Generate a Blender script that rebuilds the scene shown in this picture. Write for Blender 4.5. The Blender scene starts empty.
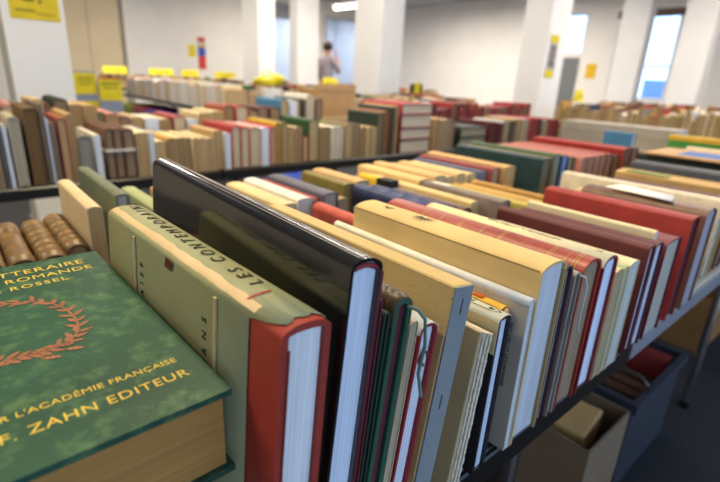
import bpy, math, random
from mathutils import Vector, Matrix
random.seed(7)
S = bpy.context.scene
COL = S.collection
PI = math.pi
R = math.radians

# ------------------------------------------------------------------ colours and materials
def lin(h):
    h = h.lstrip('#')
    v = [int(h[i:i+2], 16)/255 for i in (0, 2, 4)]
    return tuple([c/12.92 if c <= .04045 else ((c+.055)/1.055)**2.4 for c in v] + [1.0])

PAL = dict(brown='#6b4a3a', grey='#84817a', palegrey='#c9ccd0', greycream='#bdb39d', umber='#6e5330', taupe='#857263', paleblue='#a9bbd8',
    rust='#a4533c', tan='#c7a878', white='#e9e6dc', cream='#e3d2a6', ochre='#cf9f4e', red='#a8302c', rose='#c98f86', magenta='#c23a6c',
    yellow='#dfb622', olive='#857a48', crimson='#971f33', green='#2f5a34', darkgreen='#26382f', russet='#9a6237', black='#1c1b1c',
    salmon='#d98d78', maroon='#5f2024', blue='#3f7fae', darkred='#74201f', greygreen='#8a9078', darkbrown='#3f2c22', navy='#26345c',
    teal='#204a52', charcoal='#3d404a', violet='#8d7888', pink='#dba79c', beige='#cbb897', orange='#c95f2c', lightgreen='#9fae7c')

MATS = {}
def nodes(name):
    m = bpy.data.materials.new(name)
    m.use_nodes = True
    nt = m.node_tree
    return m, nt, nt.nodes['Principled BSDF']

def mat(kind, color, rough=None):
    """kind: cloth, leather, paper, gloss, metal, plastic, carpet, paint, page"""
    key = (kind, color, rough)
    if key in MATS:
        return MATS[key]
    m, nt, b = nodes(kind + '_' + color.strip('#'))
    c = lin(PAL.get(color, color))
    N, L = nt.nodes, nt.links
    tc = N.new('ShaderNodeTexCoord')
    base = dict(cloth=.62, leather=.42, paper=.75, gloss=.12, metal=.22, plastic=.35, carpet=.95, paint=.6, page=.85)[kind]
    b.inputs['Roughness'].default_value = rough if rough is not None else base
    if kind == 'page':
        mp = N.new('ShaderNodeMapping'); mp.inputs['Scale'].default_value = (420, 5, 5)
        n1 = N.new('ShaderNodeTexNoise'); n1.inputs['Scale'].default_value = 1.6; n1.inputs['Detail'].default_value = 5
        L.new(tc.outputs['Object'], mp.inputs['Vector']); L.new(mp.outputs['Vector'], n1.inputs['Vector'])
        mp2 = N.new('ShaderNodeMapping'); mp2.inputs['Scale'].default_value = (60, 2, 2)
        n2 = N.new('ShaderNodeTexNoise'); n2.inputs['Scale'].default_value = 1.4
        L.new(tc.outputs['Object'], mp2.inputs['Vector']); L.new(mp2.outputs['Vector'], n2.inputs['Vector'])
        add = N.new('ShaderNodeMath'); add.operation = 'ADD'
        L.new(n1.outputs['Fac'], add.inputs[0]); L.new(n2.outputs['Fac'], add.inputs[1])
        mr = N.new('ShaderNodeMapRange'); mr.inputs['From Min'].default_value = .7; mr.inputs['From Max'].default_value = 1.3
        mr.inputs['To Min'].default_value = .74; mr.inputs['To Max'].default_value = 1.06
        L.new(add.outputs[0], mr.inputs['Value'])
        mx = N.new('ShaderNodeVectorMath'); mx.operation = 'SCALE'; mx.inputs[0].default_value = c[:3]
        L.new(mr.outputs['Result'], mx.inputs['Scale']); L.new(mx.outputs['Vector'], b.inputs['Base Color'])
        bp = N.new('ShaderNodeBump'); bp.inputs['Strength'].default_value = .35; bp.inputs['Distance'].default_value = .0006
        L.new(n1.outputs['Fac'], bp.inputs['Height']); L.new(bp.outputs['Normal'], b.inputs['Normal'])
    elif kind in ('metal',):
        b.inputs['Base Color'].default_value = c; b.inputs['Metallic'].default_value = 1.0
    else:
        sc, amp, bs = dict(cloth=(38, .20, 260), leather=(55, .42, 160), paper=(14, .12, 120), gloss=(9, .08, 0), plastic=(12, .08, 0),
                           carpet=(220, .5, 500), paint=(2.5, .04, 0))[kind]
        n1 = N.new('ShaderNodeTexNoise'); n1.inputs['Scale'].default_value = sc; n1.inputs['Detail'].default_value = 6
        L.new(tc.outputs['Object'], n1.inputs['Vector'])
        mr = N.new('ShaderNodeMapRange'); mr.inputs['From Min'].default_value = .3; mr.inputs['From Max'].default_value = .7
        mr.inputs['To Min'].default_value = 1-amp; mr.inputs['To Max'].default_value = 1+amp*.6
        L.new(n1.outputs['Fac'], mr.inputs['Value'])
        mx = N.new('ShaderNodeVectorMath'); mx.operation = 'SCALE'; mx.inputs[0].default_value = c[:3]
        L.new(mr.outputs['Result'], mx.inputs['Scale']); L.new(mx.outputs['Vector'], b.inputs['Base Color'])
        if bs:
            n2 = N.new('ShaderNodeTexNoise'); n2.inputs['Scale'].default_value = bs; n2.inputs['Detail'].default_value = 2
            L.new(tc.outputs['Object'], n2.inputs['Vector'])
            bp = N.new('ShaderNodeBump'); bp.inputs['Strength'].default_value = .25; bp.inputs['Distance'].default_value = .0008
            L.new(n2.outputs['Fac'], bp.inputs['Height']); L.new(bp.outputs['Normal'], b.inputs['Normal'])
        if kind == 'gloss':
            b.inputs['Coat Weight'].default_value = .6; b.inputs['Coat Roughness'].default_value = .08
    MATS[key] = m
    return m

def worn(name, c1, c2, c3, lo, hi, scale=30, rough=.55):
    """cloth with rubbed patches of a second colour"""
    m, nt, b = nodes(name)
    N, L = nt.nodes, nt.links
    tc = N.new('ShaderNodeTexCoord')
    n1 = N.new('ShaderNodeTexNoise'); n1.inputs['Scale'].default_value = scale; n1.inputs['Detail'].default_value = 8; n1.inputs['Roughness'].default_value = .65
    L.new(tc.outputs['Object'], n1.inputs['Vector'])
    n3 = N.new('ShaderNodeTexNoise'); n3.inputs['Scale'].default_value = 7; n3.inputs['Detail'].default_value = 3
    L.new(tc.outputs['Object'], n3.inputs['Vector'])
    r1 = N.new('ShaderNodeValToRGB'); r1.color_ramp.elements[0].color = lin(c1); r1.color_ramp.elements[1].color = lin(c2)
    r1.color_ramp.elements[0].position = .3; r1.color_ramp.elements[1].position = .7
    L.new(n3.outputs['Fac'], r1.inputs['Fac'])
    mr = N.new('ShaderNodeMapRange'); mr.inputs['From Min'].default_value = lo; mr.inputs['From Max'].default_value = hi
    L.new(n1.outputs['Fac'], mr.inputs['Value'])
    mx = N.new('ShaderNodeMix'); mx.data_type = 'RGBA'
    L.new(mr.outputs['Result'], mx.inputs['Factor']); L.new(r1.outputs['Color'], mx.inputs['A']); mx.inputs['B'].default_value = lin(c3)
    L.new(mx.outputs['Result'], b.inputs['Base Color'])
    b.inputs['Roughness'].default_value = rough
    n2 = N.new('ShaderNodeTexNoise'); n2.inputs['Scale'].default_value = 320
    L.new(tc.outputs['Object'], n2.inputs['Vector'])
    bp = N.new('ShaderNodeBump'); bp.inputs['Strength'].default_value = .3; bp.inputs['Distance'].default_value = .0006
    L.new(n2.outputs['Fac'], bp.inputs['Height']); L.new(bp.outputs['Normal'], b.inputs['Normal'])
    return m

def glow(name, col, strength):
    m, nt, b = nodes(name)
    b.inputs['Base Color'].default_value = col
    b.inputs['Emission Color'].default_value = col
    b.inputs['Emission Strength'].default_value = strength
    return m

# ------------------------------------------------------------------ mesh helpers
class MB:
    def __init__(self):
        self.v, self.f, self.mi = [], [], []
    def add(self, vs, fs, mi=0):
        o = len(self.v)
        self.v += [tuple(p) for p in vs]
        for f in fs:
            self.f.append(tuple(i+o for i in f)); self.mi.append(mi)
        return self
    def box(self, x0, y0, z0, x1, y1, z1, mi=0, b=0.0):
        if b <= 0:
            vs = [(x0,y0,z0),(x1,y0,z0),(x1,y1,z0),(x0,y1,z0),(x0,y0,z1),(x1,y0,z1),(x1,y1,z1),(x0,y1,z1)]
            return self.add(vs, [(3,2,1,0),(4,5,6,7),(0,1,5,4),(1,2,6,5),(2,3,7,6),(3,0,4,7)], mi)
        rings = []
        for z, i in ((z0, b), (z0+b, 0), (z1-b, 0), (z1, b)):
            rings.append([(x0+i+(b if not i else 0), y0+i, z), (x1-i-(b if not i else 0), y0+i, z), (x1-i, y0+i+(b if not i else 0), z), (x1-i, y1-i-(b if not i else 0), z),
                          (x1-i-(b if not i else 0), y1-i, z), (x0+i+(b if not i else 0), y1-i, z), (x0+i, y1-i-(b if not i else 0), z), (x0+i, y0+i+(b if not i else 0), z)])
        vs = [p for r in rings for p in r]
        fs = [tuple(range(7, -1, -1)), tuple(range(24, 32))]
        for k in range(3):
            for j in range(8):
                a, c = k*8+j, k*8+(j+1) % 8
                fs.append((a, c, c+8, a+8))
        return self.add(vs, fs, mi)
    def extrude(self, prof, y0, y1, mi=0):
        """closed XZ outline (counter-clockwise seen from -y) extruded along y"""
        n = len(prof)
        vs = [(x, y0, z) for x, z in prof] + [(x, y1, z) for x, z in prof]
        fs = [tuple(range(n)), tuple(range(2*n-1, n-1, -1))]
        for j in range(n):
            k = (j+1) % n
            fs.append((k, j, j+n, k+n))
        return self.add(vs, fs, mi)
    def tube(self, pts, r, n=8, mi=0, caps=True):
        pts = [Vector(p) for p in pts]
        rr = r if isinstance(r, (list, tuple)) else [r]*len(pts)
        rings = []
        up = None
        for i, p in enumerate(pts):
            a = pts[max(i-1, 0)]; c = pts[min(i+1, len(pts)-1)]
            d = (c-a).normalized()
            if up is None:
                up = Vector((0, 0, 1)) if abs(d.z) < .9 else Vector((1, 0, 0))
            s = d.cross(up).normalized(); up = s.cross(d).normalized()
            rings.append([p + (s*math.cos(2*PI*k/n) + up*math.sin(2*PI*k/n))*rr[i] for k in range(n)])
        vs = [q for g in rings for q in g]
        fs = []
        for i in range(len(pts)-1):
            for k in range(n):
                a, b = i*n+k, i*n+(k+1) % n
                fs.append((a, b, b+n, a+n))
        if caps:
            fs.append(tuple(range(n-1, -1, -1))); fs.append(tuple(range((len(pts)-1)*n, len(pts)*n)))
        return self.add(vs, fs, mi)
    def build(self, name, mats, parent=None, smooth=30, loc=None):
        me = bpy.data.meshes.new(name)
        me.from_pydata(self.v, [], self.f)
        if not isinstance(mats, (list, tuple)):
            mats = [mats]
        for m in mats:
            me.materials.append(m)
        me.polygons.foreach_set('material_index', self.mi)
        me.update()
        if smooth:
            me.polygons.foreach_set('use_smooth', [True]*len(me.polygons))
            me.set_sharp_from_angle(angle=R(smooth))
        o = bpy.data.objects.new(name, me)
        COL.objects.link(o)
        if parent is not None:
            o.parent = parent
        if loc:
            o.location = loc
        return o

def tag(o, label=None, cat=None, group=None, kind=None):
    if label: o['label'] = label
    if cat: o['category'] = cat
    if group: o['group'] = group
    if kind: o['kind'] = kind
    return o

def empty(name, loc, rot=(0, 0, 0)):
    o = bpy.data.objects.new(name, None)
    o.empty_display_size = .05
    COL.objects.link(o)
    o.location = loc; o.rotation_euler = rot
    return o

def box(name, x0, y0, z0, x1, y1, z1, m, parent=None, b=0.0):
    return MB().box(x0, y0, z0, x1, y1, z1, 0, b).build(name, m, parent)

def text(name, body, size, m, parent, M, align='LEFT', ext=.00015, warp=None, spacing=1.0):
    cu = bpy.data.curves.new(name, 'FONT')
    cu.body = body; cu.size = size; cu.extrude = ext; cu.align_x = align; cu.space_character = spacing; cu.resolution_u = 3
    t = bpy.data.objects.new(name, cu); COL.objects.link(t)
    me = bpy.data.meshes.new_from_object(t.evaluated_get(bpy.context.evaluated_depsgraph_get()))
    bpy.data.objects.remove(t)
    me.transform(M)
    if warp:
        for v in me.vertices:
            v.co.z += warp(v.co.x)
    me.materials.clear(); me.materials.append(m)
    o = bpy.data.objects.new(name, me); COL.objects.link(o); o.parent = parent
    return o

# ------------------------------------------------------------------ books (thickness x, length y, fore-edge down, spine up)
def arc(T, w, rr, off, n):
    return [(T/2 - (T/2-off)*math.cos(PI*k/n), w-rr + max(rr-off, .0004)*math.sin(PI*k/n)) for k in range(n+1)]

def cover_profile(T, w, rr, bt, n):
    out = [(0, 0)] + arc(T, w, rr, 0, n) + [(T, 0)]
    inn = [(T-bt, 0)] + arc(T, w, rr, bt, n)[::-1] + [(bt, 0)]
    return out, inn

def cover_mesh(T, w, L, rr, bt, n=10, mi=0, mb=None, y0=0):
    out, inn = cover_profile(T, w, rr, bt, n)
    inn = inn[::-1]
    k = len(out)
    mb = mb or MB()
    vs = []
    for y in (y0, y0+L):
        vs += [(x, y, z) for x, z in out] + [(x, y, z) for x, z in inn]
    fs = []
    o2 = 2*k
    for j in range(k-1):
        fs.append((j, j+1, o2+j+1, o2+j))                       # outside
        fs.append((k+j+1, k+j, o2+k+j, o2+k+j+1))               # inside
        fs.append((j+1, j, k+j, k+j+1))                         # near end
        fs.append((o2+j, o2+j+1, o2+k+j+1, o2+k+j))             # far end
    fs.append((0, o2, o2+k, k)); fs.append((k-1, 2*k-1, o2+2*k-1, o2+k-1))
    mb.add(vs, fs, mi)
    return mb

def page_mesh(T, w, L, rr, bt, fz, hs, n=10, mi=0, mb=None):
    mb = mb or MB()
    e = .0004
    prof = [(bt+e, fz)] + [(T-bt-e, fz)] + arc(T, w, rr, bt+e, n)[::-1]
    mb.extrude(prof, hs, L-hs, mi)
    return mb

def top_z(T, w, rr):
    def f(x):
        u = max(-1, min(1, (x-T/2)/(T/2)))
        return w-rr+rr*math.sqrt(max(0, 1-u*u))
    return f

def place(name, label, cat, loc, lean=0, yaw=0, group=None):
    o = empty(name, loc, (0, R(lean), R(yaw)))
    return tag(o, label, cat, group)

def book(name, label, x, y, z, T, w, L, cov, page='#ece7da', lean=0, yaw=0, rr=None, bt=.0028, hs=.003, kind='cloth', pages_kind='page', group=None):
    """a standing book with its own cover and page block"""
    r = place(name, label, 'book', (x, y, z + T*math.sin(R(lean))), lean, yaw, group)
    if rr is None: rr = .004
    rr = max(rr, bt+.0008)
    m = cov if isinstance(cov, bpy.types.Material) else mat(kind, cov)
    cover_mesh(T, w, L, rr, bt).build('cover', m, r, 40)
    page_mesh(T, w, L, rr, bt, hs, hs).build('page_block', mat('page', page), r, 40)
    r['T'] = T
    for k in ('T',): del r[k]
    return r

def simple_book(name, label, x, y, z, T, w, L, cov, page, hard, lean=0, yaw=0, along='y', group=None):
    """far book: cover and pages in one mesh"""
    mb = MB()
    bt = .0025 if hard else .0008
    hs = .003 if hard else .0002
    rr = min(.012, T*.3) if hard and random.random() < .5 else .0035
    rr = max(rr, bt+.0008)
    cover_mesh(T, w, L, rr, bt, 6, 0, mb)
    page_mesh(T, w, L, rr, bt, hs, hs, 6, 1, mb)
    o = mb.build(name, [mat('cloth' if hard else 'paper', cov), mat('page', page)], None, 40)
    o.location = (x, y, z + T*abs(math.sin(R(lean)))); o.rotation_euler = (0, R(lean), R(yaw))
    tag(o, label, 'book', group)
    return o

ORD = ['first','second','third','fourth','fifth','sixth','seventh','eighth','ninth','tenth','eleventh','twelfth','thirteenth','fourteenth','fifteenth',
       'sixteenth','seventeenth','eighteenth','nineteenth','twentieth']
TENS = {2:'twenty', 3:'thirty', 4:'forty', 5:'fifty', 6:'sixty'}
def ordinal(i):
    if i < 20: return ORD[i]
    n = i+1; t, u = divmod(n, 10)
    if u == 0: return TENS[t][:-1] + 'ieth'
    return TENS[t] + '-' + ORD[u-1]
CN = dict(palegrey='pale grey', greycream='greyish cream', paleblue='pale blue', darkgreen='dark green', greygreen='grey-green', darkred='dark red', darkbrown='dark brown', lightgreen='light green')
def cname(c): return CN.get(c, c)
EXPOSURE = 0.03
SKY = (.41, .63, 1.0, 1); SKY_S = 3.4
LAMPS = [(.6, 1.0, 52), (-1.4, 1.6, 40), (3.4, .6, 50), (.6, 4.6, 60), (3.2, 3.6, 55), (5.8, 1.2, 62), (6.4, 4.6, 70), (2.2, 7.6, 95), (5.8, 8.6, 70), (8.1, 5.2, 62), (7.9, 7.4, 105), (7.0, .6, 60), (4.2, 6.0, 66)]  # unseen ceiling lamps; some at left and back added to brighten covers and walls
# ------------------------------------------------------------------ camera
yaw, pit, rol = .8466005, -.33245924, .04960498
fwd = Vector((math.cos(yaw)*math.cos(pit), math.sin(yaw)*math.cos(pit), math.sin(pit)))
rgt = Vector((math.sin(yaw), -math.cos(yaw), 0)); upv = rgt.cross(fwd)
r2 = rgt*math.cos(rol) + upv*math.sin(rol); u2 = upv*math.cos(rol) - rgt*math.sin(rol)
cam_d = bpy.data.cameras.new('camera'); cam = bpy.data.objects.new('camera', cam_d); COL.objects.link(cam)
Mx = Matrix((r2, u2, -fwd)).transposed().to_4x4(); Mx.translation = (0, 0, 1.07)
cam.matrix_world = Mx
cam_d.sensor_width = 36; cam_d.lens = 472.163/720*36; cam_d.clip_start = .02
cam_d.dof.use_dof = True; cam_d.dof.focus_distance = .37; cam_d.dof.aperture_fstop = 5.4; cam_d.dof.aperture_blades = 7
S.camera = cam
S.view_settings.view_transform = 'Standard'; S.view_settings.look = 'None'; S.view_settings.gamma = 1
S.view_settings.use_curve_mapping = False
S.view_settings.exposure = EXPOSURE

# ------------------------------------------------------------------ daylight and lamps
w = bpy.data.worlds.new('daylight'); S.world = w; w.use_nodes = True
bg = w.node_tree.nodes['Background']; bg.inputs['Color'].default_value = SKY; bg.inputs['Strength'].default_value = SKY_S

# ------------------------------------------------------------------ the room
XW, YW, ZC = 10.0, 10.9, 2.9
X0, Y0 = -2.5, -2.6
wallm = mat('paint', '#ece9e4')
def structure(o): return tag(o, kind='structure')
structure(box('floor', X0, Y0, -.1, XW+.3, YW+2.6, 0, mat('carpet', '#28282b')))
structure(box('ceiling', X0, Y0, ZC, XW+.3, YW+.25, ZC+.12, mat('paint', '#c4c8d0')))
structure(box('wall_left', X0-.15, Y0, 0, X0, YW+.25, ZC, mat('paint', '#c9bfae')))
def wall_with_holes(name, axis, at, th, a0, a1, z1, holes):
    mb = MB()
    def seg(a, b, za, zb):
        if b-a < 1e-4 or zb-za < 1e-4: return
        if axis == 'x': mb.box(a, at, za, b, at+th, zb)
        else: mb.box(at, a, za, at+th, b, zb)
    p = a0
    for h0, h1, hz0, hz1 in sorted(holes):
        seg(p, h0, 0, z1); seg(h0, h1, 0, hz0); seg(h0, h1, hz1, z1); p = h1
    seg(p, a1, 0, z1)
    return structure(mb.build(name, wallm, None, 0))
wall_with_holes('wall_back', 'x', YW, .2, X0, XW+.2, ZC, [(6.34, 7.3, 0, 2.62), (8.1, 9.25, 0, 2.5)])
wall_with_holes('wall_right', 'y', XW, .2, Y0, YW, ZC, [(4.86, 5.75, 1.72, 2.5), (3.2, 4.25, .92, 2.42)])
wall_with_holes('wall_front', 'x', Y0-.2, .2, X0-.15, XW+.2, ZC, [(-2.1, -.5, .85, 2.6), (-.2, 1.4, .85, 2.6), (1.7, 3.3, .85, 2.6), (3.6, 5.2, .85, 2.6)])
# corridor behind the two openings
structure(box('wall_corridor', 5.6, YW+2.3, 0, XW+.2, YW+2.45, 2.9, mat('paint', '#dfe2e8')))
structure(box('ceiling_corridor', 5.45, YW+.25, 2.9, XW+.2, YW+2.45, 3.0, mat('paint', '#dfe2e8')))
structure(box('wall_corridor_side', 5.45, YW+.2, 0, 5.6, YW+2.45, 2.9, mat('paint', '#dfe2e8')))
structure(box('wall_corridor_end', XW+.2, YW+.2, 0, XW+.35, YW+2.45, 2.9, mat('paint', '#dfe2e8')))
d = structure(box('door_1', 8.85, YW+2.2, 0, 9.6, YW+2.3, 2.2, mat('paint', '#98a2b4')))
# door jamb and lintels
def frame_x(name, x0, x1, z1, m, wd=.06):
    mb = MB()
    mb.box(x0-wd, YW-.03, 0, x0, YW+.02, z1+wd); mb.box(x1, YW-.03, 0, x1+wd, YW+.02, z1+wd); mb.box(x0, YW-.03, z1, x1, YW+.02, z1+wd)
    return structure(mb.build(name, m, None, 0))
frame_x('trim_1', 6.34, 7.3, 2.62, mat('paint', '#a7abb2'))
frame_x('trim_2', 8.1, 9.25, 2.5, mat('paint', '#c9ccd2'))
structure(box('trim_3', 6.36, YW+.02, 2.35, 7.28, YW+.12, 2.62, mat('paint', '#9aa0ab')))
# beige sliding panel on the back wall
dp = structure(MB().box(1.95, YW-.05, 0, 2.42, YW, 2.86).box(2.43, YW-.05, 0, 3.0, YW, 2.86).build('door_2', mat('paint', '#dccba8'), None, 0))
structure(box('trim_4', 3.0, YW-.07, 0, 3.07, YW, 2.88, mat('paint', '#8b8478')))
structure(box('baseboard_back', X0, YW-.015, 0, 6.28, YW, .09, mat('paint', '#8d8a86')))
# windows
def glass():
    m, nt, b = nodes('window_glass')
    b.inputs['Transmission Weight'].default_value = 1.0; b.inputs['Roughness'].default_value = 0; b.inputs['IOR'].default_value = 1.02
    b.inputs['Base Color'].default_value = (.95, .97, 1, 1)
    return m
GL = glass()
def window(name, y0, y1, z0, z1, mullions, shade=None):
    mb = MB(); f = .05
    mb.box(XW+.02, y0, z0, XW+.1, y0+f, z1); mb.box(XW+.02, y1-f, z0, XW+.1, y1, z1)
    mb.box(XW+.02, y0+f, z0, XW+.1, y1-f, z0+f); mb.box(XW+.02, y0+f, z1-f, XW+.1, y1-f, z1)
    for zz in mullions: mb.box(XW+.02, y0+f, zz-.02, XW+.1, y1-f, zz+.02)
    o = structure(mb.build(name, mat('paint', '#dcdfe4'), None, 0))
    g = box('pane', XW+.055, y0+f, z0+f, XW+.06, y1-f, z1-f, GL, o)
    if shade: box('roller_blind', XW-.05, y0-.03, shade, XW-.005, y1+.03, shade+.13, mat('cloth', '#6d5348'), o)
    return o
window('window_1', 4.86, 5.75, 1.72, 2.5, [])
window('window_2', 3.2, 4.25, .92, 2.42, [1.52], 2.34)
structure(box('trim_5', XW-.04, 4.9, .25, XW, 5.32, 1.66, mat('paint', '#6f7377')))
bld = box('neighbouring_building', 13.2, 2.9, -.5, 15, 4.75, 1.35, mat('paint', '#8aa6d6'))
tag(bld, kind='structure')
structure(box('ground', XW+.3, -6, -.2, 40, 20, -.1, mat('paint', '#b9b4c4')))
# square pillars
def pillar(n, x0, y0, x1, y1):
    o = structure(MB().box(x0, y0, 0, x1, y1, ZC).build('pillar_%d' % n, mat('paint', '#ebebea'), None, 0))
    mb = MB(); mb.box(x0-.012, y0-.012, 0, x1+.012, y1+.012, .1)
    structure(mb.build('trim_pillar_%d' % n, mat('paint', '#b5b5b5'), None, 0))
pillar(1, .345, 3.4, .645, 3.72)
pillar(2, 4.28, 4.623, 4.646, 5.145)
pillar(3, 4.874, 2.757, 5.27, 3.06)
pillar(4, 8.24, 3.09, 8.47, 3.49)
pillar(5, 7.88, 2.13, 8.16, 2.51)
pillar(6, 4.106, 7.35, 4.41, 7.9)
pillar(7, 4.95, 7.497, 5.4, 7.75)

# ceiling lamps
lampm = glow('fluorescent_tube', (1, .93, .8, 1), 9)
def tube_light(x, y, z, L, label, along='y'):
    r = empty('ceiling_lamp', (x, y, z))
    tag(r, label, 'lamp', 'fluorescent tubes under the ceiling')
    MB().box(-.05, -L/2, .03, .05, L/2, .07).build('housing', mat('paint', '#eeeeee'), r, 0)
    MB().tube([(0, -L/2+.03, .005), (0, L/2-.03, .005)], .022, 10).build('tube', lampm, r)
    mb = MB()
    for s in (-1, 1):
        mb.tube([(0, s*L*.35, .07), (0, s*L*.35, ZC-z)], .006, 6)
    mb.build('hanger', mat('metal', '#b5b5b5'), r)
    if along == 'x': r.rotation_euler.z = PI/2
    return r
def lamp_light(x, y, z, e, col=(1, .77, .50), sx=.25, sy=1.4):
    l = bpy.data.lights.new('lamp', 'AREA'); l.shape = 'RECTANGLE'; l.size = sx; l.size_y = sy; l.energy = e; l.color = col
    o = bpy.data.objects.new('lamp', l); COL.objects.link(o); o.location = (x, y, z)
    return o
tube_light(6.45, 7.95, 2.36, .95, 'hanging fluorescent tube in front of the corridor opening above the standing person')
tube_light(4.25, 9.2, 2.4, .6, 'hanging fluorescent tube at the top edge above the red and blue banner')
for (x, y, le) in LAMPS:
    p = empty('ceiling_panel', (x, y, ZC))
    tag(p, 'unseen ceiling light panel above the tables, some added to brighten covers and walls', 'lamp', 'recessed light panels')
    MB().box(-.17, -.75, -.05, -.14, .75, 0).box(.14, -.75, -.05, .17, .75, 0).box(-.14, -.75, -.05, .14, -.72, 0).box(-.14, .72, -.05, .14, .75, 0).build('frame', mat('paint', '#eeeeee'), p, 0)
    lamp_light(x, y, ZC-.03, le, (1, .83, .52) if x < 3 and y < 4 else (1, .90, .78))

for (x, y) in ((6.9, YW+1.3), (8.9, YW+1.3)):  # no known fixtures; added to give the corridor its bluish light
    p = empty('ceiling_panel', (x, y, ZC)); tag(p, 'added cool white light panel that brightens the corridor', 'lamp', 'added corridor lights')
    MB().box(-.17, -.6, -.05, -.14, .6, 0).box(.14, -.6, -.05, .17, .6, 0).box(-.14, -.6, -.05, .14, -.57, 0).box(-.14, .57, -.05, .14, .6, 0).build('frame', mat('paint', '#eeeeee'), p, 0)
    lamp_light(x, y, ZC-.03, 42, (.74, .84, 1), .25, 1.1)

# ------------------------------------------------------------------ tables
def table(label, x0, y0, x1, y1, top, edge, topm, z=.73, legs='chrome', group='folding tables', inset=.1, legin=(.1, .1)):
    cx, cy = (x0+x1)/2, (y0+y1)/2
    t = empty('folding_table', (cx, cy, 0)); tag(t, label, 'table', group)
    a, b = (x1-x0)/2, (y1-y0)/2
    MB().box(-a+.004, -b+.004, z-.028, a-.004, b-.004, z, 0, .003).build('tabletop', topm, t)
    mb = MB()
    mb.box(-a, -b, z-.034, a, -b+.012, z-.002, 0, .002); mb.box(-a, b-.012, z-.034, a, b, z-.002, 0, .002)
    mb.box(-a, -b+.012, z-.034, -a+.012, b-.012, z-.002, 0, .002); mb.box(a-.012, -b+.012, z-.034, a, b-.012, z-.002, 0, .002)
    mb.build('edge_band', edge, t)
    lm = mat('metal', '#c9ccd2') if legs == 'chrome' else mat('plastic', '#222226')
    if b > a:
        ends = [(0, s*(b-inset)) for s in (-1, 1)]; dx, dy = a-.1, 0
    else:
        ends = [(s*(a-inset), 0) for s in (-1, 1)]; dx, dy = 0, b-.1
    for e_i, (ex, ey) in enumerate(ends):
        if b <= a: dy = b-legin[e_i]
        for s in (-1, 1):
            px, py = ex+dx*s, ey+dy*s
            l = MB().tube([(ex+dx*s*.72, ey+dy*s*.72, z-.04), (ex+dx*s*.93, ey+dy*s*.93, z-.045), (px, py, z-.075), (px, py, .02)], .013, 10).build('leg', lm, t)
            MB().tube([(px, py, 0), (px, py, .03)], .017, 8).build('foot', mat('plastic', '#151515'), l)
        MB().tube([(ex-dx, ey-dy, .2), (ex+dx, ey+dy, .2)], .009, 8).build('crossbar', lm, t)
    return t
black_edge = mat('plastic', '#141311'); grey_edge = mat('plastic', '#8b8e94'); darktop = mat('plastic', '#2a2a2e'); creamtop = mat('paint', '#cfc6b2')
table('black-edged folding table in front carrying the jacketed black book', -1.0, .185, .70, .99, 0, black_edge, darktop)
table('grey-edged folding table with pale top under the big red book', .705, .185, 2.305, .99, 0, grey_edge, creamtop, inset=.45, legin=(.37, .1))
table('folding table at the row end under the grey carton', 2.31, .185, 3.75, .99, 0, grey_edge, creamtop, inset=.56)
table('black-edged folding table under the three tied brown volumes', -1.0, 1.6, .735, 2.4, 0, black_edge, darktop, legs='black')
table('black-edged folding table under the flat stack of four red-edged volumes', .74, 1.6, 1.895, 2.4, 0, black_edge, darktop, legs='black')
table('folding table under the row of red leather books by the aisle', 1.90, 1.6, 3.55, 2.4, 0, black_edge, darktop, legs='black')
table('folding table of pale paperbacks running away behind the yellow signs', 1.88, 4.0, 2.6, 7.0, 0, black_edge, darktop, legs='black')
table('folding table in the middle of the room below the tall wide pillar', 2.6, 2.95, 4.2, 3.6, 0, black_edge, darktop, legs='black')
table('far folding table in front of the standing person', 3.0, 5.5, 6.6, 6.2, 0, black_edge, darktop, legs='black')
table('farthest folding table along the back wall', 1.0, 8.6, 7.6, 9.3, 0, black_edge, darktop, legs='black')
table('folding table beside the pillar with the poster', 4.55, -.4, 5.25, 2.5, 0, black_edge, darktop, legs='black')
table('folding table before the window wall', 6.5, -.8, 7.2, 2.9, 0, black_edge, darktop, legs='black')
# ------------------------------------------------------------------ front row, near ends at the table edge
TZ = .7304
SP = {k[0]: k[1:] for k in [
('green',0.0329,0.0956,0.2170,0.180,0.280,4.0),('black',0.0232,0.1325,0.2458,0.180,0.355,5.0),('maroon_thin',0.0042,0.1566,0.2176,0.180,0.150,5.0),
('dark_green',0.0051,0.1616,0.2073,0.180,0.150,5.5),('leather',0.0148,0.1685,0.2124,0.180,0.240,6.0),('beige',0.0074,0.1845,0.1933,0.180,0.150,6.5),
('red_curl',0.0175,0.1943,0.1861,0.180,0.150,7.0),('slip',0.0223,0.2224,0.2041,0.180,0.258,8.0),('stack',0.0214,0.2721,0.1539,0.180,0.150,7.0),
('label',0.0180,0.3095,0.1599,0.180,0.160,2.0),('grey',0.0097,0.3600,0.1634,0.180,0.279,0.0),('sun',0.0462,0.3720,0.1922,0.180,0.255,0.0),
('black_thin',0.0138,0.4192,0.1810,0.180,0.250,0.0),('ribbon',0.0130,0.4418,0.1695,0.180,0.220,0.0),('gold',0.0428,0.4580,0.1768,0.180,0.288,0.0),
('cream',0.0364,0.5087,0.1698,0.180,0.263,0.0),('p18',0.0184,0.5524,0.1464,0.180,0.190,0.0),('p19',0.0150,0.5725,0.1455,0.180,0.190,0.0),
('p20',0.0301,0.5893,0.1467,0.180,0.200,0.0),('maroon',0.0206,0.6461,0.1568,0.180,0.224,0.0),('m22',0.0302,0.6678,0.1553,0.180,0.200,0.0),
('dred',0.0622,0.7124,0.1494,0.180,0.210,0.0),('bigred',0.0379,0.8066,0.1688,0.180,0.234,0.0),('brown',0.0568,0.8764,0.1707,0.180,0.200,0.0)]}
GROUP1 = None
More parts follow.
